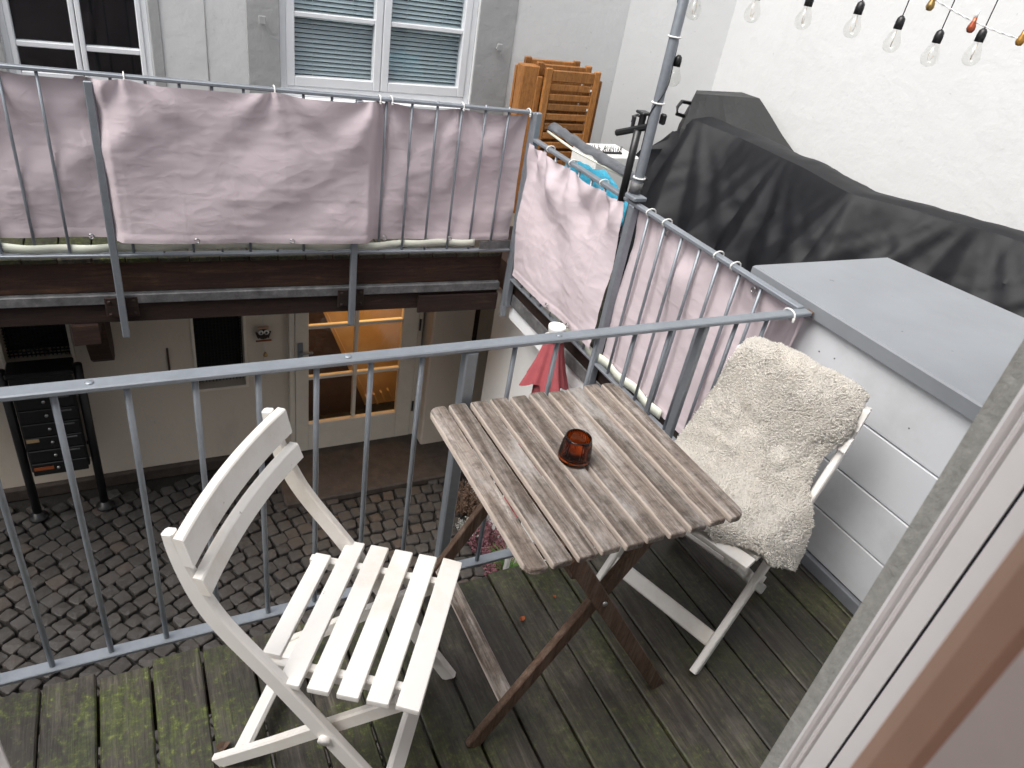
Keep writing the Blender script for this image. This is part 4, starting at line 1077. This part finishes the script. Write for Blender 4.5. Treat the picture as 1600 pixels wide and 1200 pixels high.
# ---- barbecue under a faded black cover
bq = thing('covered_barbecue', 'tall barbecue under a faded black cover in the wall corner', 'barbecue', (3.55, 3.85, 0))
def lerp3(a, b, t): return tuple(a[i] + (b[i] - a[i]) * t for i in range(3))
bm = bmesh.new(); nlev = 14; rings = []
top4 = [(3.32, 3.84, 1.118), (3.88, 3.84, 1.122), (3.88, 4.02, 1.12), (3.44, 3.98, 1.115)]
bot4 = [(3.22, 3.70, .02), (4.0, 3.06, .02), (4.0, 4.42, .02), (3.5, 4.15, .02)]
mid4 = [(3.17, 3.72, .90), (3.97, 3.34, .80), (3.98, 4.28, .82), (3.46, 4.08, .85)]
for L_ in range(nlev + 1):
    t = L_ / nlev
    cs = [lerp3(top4[i], mid4[i], t / .4) if t < .4 else lerp3(mid4[i], bot4[i], (t - .4) / .6) for i in range(4)]
    ring = []
    for i in range(4):
        for k in range(12):
            p = Vector(lerp3(cs[i], cs[(i + 1) % 4], k / 12)); ctr = Vector((3.55, 3.88, p.z)); d = (p - ctr).normalized()
            p += d * (.022 * fbm((p.x * 5, p.y * 5, p.z * 3), 3) * min(1, t * 4) - (.012 if k in (5, 6, 7) and 0 < t < .5 else 0)); ring.append(bm.verts.new(p))
    rings.append(ring)
for a, b in zip(rings, rings[1:]):
    for k in range(48): bm.faces.new((a[k], a[(k + 1) % 48], b[(k + 1) % 48], b[k]))
cap_c = bm.verts.new((3.6, 3.98, 1.112))
for k in range(48): bm.faces.new((rings[0][k], rings[0][(k + 1) % 48], cap_c))
obj('cover', bm_mesh('cover', bm, False), 'tarp_faded', bq)
obj('handle', tube_mesh('handle', [(3.29, 3.86, .97), (3.21, 3.84, .985), (3.20, 3.84, 1.03), (3.24, 3.86, 1.06), (3.33, 3.88, 1.05)], .012, 8), 'black_plastic', bq)

# ---- garden furniture under a long black tarpaulin
tp = thing('covered_furniture', 'long row of furniture under a glossy black tarpaulin along the white wall', 'tarpaulin', (3.4, 2.4, 0))
def ridge(y):
    ks = [(.2, 3.85, .93), (1.3, 3.80, .945), (1.78, 3.68, .955), (2.13, 3.48, .955), (2.454, 3.30, .945), (2.9, 3.36, .955), (3.355, 3.36, .965), (3.72, 3.24, .985)]
    for (a, x, z), (b, x2, z2) in zip(ks, ks[1:]):
        if y <= b:
            t = max(0, (y - a) / (b - a)); t = t * t * (3 - 2 * t) * .6 + t * .4; return x + (x2 - x) * t, z + (z2 - z) * t
    return ks[-1][1], ks[-1][2]
vs = []; NYT, NS = 280, 48
for i in range(NYT + 1):
    y = .25 + (3.72 - .25) * i / NYT; xr, zr = ridge(y)
    for j in range(NS + 1):
        s = j / NS
        if s < .62:  # front face, bottom to ridge
            t = s / .62; x = (xr - .42) + .42 * t ** 1.25; z = zr * t ** .92
            f = (1 - t) * .075 + .012
            ph_ = (y * 1.75 + .45 * fbm((y * .9, t * .5, 4), 2) + t * .25) % 1; w = (abs(ph_ - .5) * 4 - 1) * .55 + .35 * fbm((y * 2.5, t * .9, 2), 2)
            sharp = 1 - abs(fbm((y * 2.2 + t * 1.1, t * .7 - y * .3, 7), 2)) * 4.0
            pl_ = 0
            for yk in (3.72, 3.02, 2.45, 1.95, 1.3):
                th = (y - yk) / (1.12 - t) * 2.3 + yk * 3.1; tri = abs((th % 1) - .5) * 4 - 1
                pl_ += tri * math.exp(-abs(y - yk) * 2.6) * (1 - t) * .06
            x -= f * w * .35 + pl_ + .010 * max(0, sharp) * (1.15 - t)
            yy = y + .02 * fbm((y * 4, t * 3, 8), 2)
        else:
            t = (s - .62) / .38; x = xr + .27 * min(1, t * 1.6) + .18 * max(0, t - .6); z = zr + .014 * math.sin(math.pi * min(1, t * 1.6)) - .9 * max(0, t - .55) ** 1.1 + .010 * fbm((y * 4, t * 2, 3), 3) * min(1, t * 3); yy = y
            x = min(x, 4.02)
        vs.append((x, yy, z))
# slanting left end: corner ridge falling towards the rail
for i, (dy_, sc) in enumerate(((.07, .90), (.15, .76), (.21, .55), (.25, .28), (.27, .02))):
    xr, zr = ridge(3.72)
    for j in range(NS + 1):
        b = vs[NYT * (NS + 1) + j]; vs.append((b[0] - .05 * (i + 1) * (j / NS) + .02 * fbm((j * .3, i, 5), 2) - .085 * (i), 3.72 + dy_ * .8 + .02 * fbm((j * .2, i * .8, 1), 2), min(b[2], zr * sc + .02 * fbm((j * .25, i, 9), 2))))
fs = []
for i in range(NYT + 5):
    for j in range(NS):
        a = i * (NS + 1) + j; fs.append((a, a + 1, a + NS + 2, a + NS + 1))
o = obj('tarpaulin', mesh_from('tarpaulin', vs, fs, True), 'tarp', tp); q = o.modifiers.new('creases', 'EDGE_SPLIT'); q.split_angle = R(24)

# ---- folded teak chairs standing in the corner of the far balcony
def teak_chair(label, x, y, z, rz, w=.40, h=.98, slats=11):
    c = thing('folded_teak_chair', label, 'chair', (x, y, z), rz, 'folded teak chairs', world=False)
    sm_ = box_mesh('stile', (0, 0, h / 2), (.05, .024, h), .005)
    for s in (-1, 1): obj('stile', sm_, 'teak', c, (s * (w / 2 - .025), 0, 0))
    rm_ = box_mesh('slat', (0, 0, 0), (w - .102, .016, .042), .004)
    obj('top_rail', box_mesh('top_rail', (0, 0, 0), (w - .102, .02, .07), .005), 'teak', c, (0, 0, h - .045))
    for k in range(slats): obj('slat', rm_, 'teak', c, (0, .0, h - .115 - k * .062))
    lm = box_mesh('leg', (0, 0, (h - .06) / 2), (.042, .022, h - .06), .004)
    for s in (-1, 1): obj('leg', lm, 'teak', c, (s * (w / 2 + .022), .03, 0))
    for s in (-1, 1): obj('tag', box_mesh('tag', (0, 0, 0), (.012, .003, .014)), 'white_plastic', c, (w / 2 - .06, -.011, h - .12 - .062 * (1 + s)))
teak_chair('front folded teak chair with open slatted back leaning in the far corner', 2.66, 4.30, .135, R(2), w=.43, h=.985)
teak_chair('middle folded teak chair, second in the stack by the wall', 2.625, 4.37, .135, R(2), w=.43, h=1.005)
teak_chair('rearmost folded teak chair, its edge showing at left of the stack', 2.57, 4.44, .135, R(2), w=.43, h=1.02)
tag(obj('teak_panel', box_mesh('teak_panel', (2.355, 4.36, .63), (.12, .09, .98), .006), 'teak'), 'upright teak board bundle at the left of the folded chairs', 'board')

# ---- odds and ends behind the side railing
vs, fs = [], []
for i in range(41):
    t = i / 40; y = 3.52 - .90 * t
    for j in range(7):
        a = j / 6; w_ = .13 * (1 - .25 * t)
        vs.append((2.075 + .01 * math.sin(t * 5) + a * .055 + .01 * fbm((t * 6, a * 3, 2), 2), y, .93 - .012 * math.sin(math.pi * t) + .032 * math.sin(a * 2.6) * w_ / .13 + .012 * fbm((t * 9, a * 2, 5), 3)))
for i in range(40):
    for j in range(6): q = i * 7 + j; fs.append((q, q + 1, q + 8, q + 7))
fo = thing('foil_mat', 'silvery insulating mat lying along the top of the side railing', 'mat', (2.1, 3.1, .9))
o = obj('sheet', mesh_from('sheet', vs, fs, True), 'foil', fo); q = o.modifiers.new('thick', 'SOLIDIFY'); q.thickness = .006
obj('cream_edge', tube_mesh('cream_edge', [(2.07, 3.50, .922), (2.075, 3.2, .905), (2.08, 2.95, .912), (2.085, 2.75, .917)], .007, 8), 'cream_band', fo)
bm = bmesh.new(); bmesh.ops.create_icosphere(bm, subdivisions=4, radius=1)
for v in bm.verts:
    n_ = v.co.copy(); v.co = Vector((2.27 + .11 * n_.x, 3.24 + .36 * n_.y, .665 + .115 * n_.z)) + n_ * (.05 * fbm(n_ * 2.2 + Vector((3, 1, 2)), 3))
tag(obj('blue_bag', bm_mesh('blue_bag', bm, True), 'blue_plastic'), 'crumpled turquoise plastic bag behind the side railing', 'bag')
wb = thing('white_box', 'white box carrying a strip of black bird spikes beside the teak chairs', 'box', (2.9, 3.85, 0))
obj('body', box_mesh('body', (2.80, 3.95, .36), (.34, .3, .70), .01), 'white_plastic', wb)
bm = bmesh.new(); add_box(bm, (2.74, 3.86, .716), (.24, .02, .01), .002)
random.seed(5)
for k in range(26):
    x = 2.63 + k * .009; tube(bm, [(x, 3.86, .72), (x + random.uniform(-.01, .01), 3.86 + random.uniform(-.02, .02), .745 + random.uniform(0, .02))], .0022, 4)
o = obj('spike_strip', bm_mesh('spike_strip', bm), 'black_plastic', wb)
# drop the helper marks
for o in bpy.data.objects:
    if '_w' in o: del o['_w']
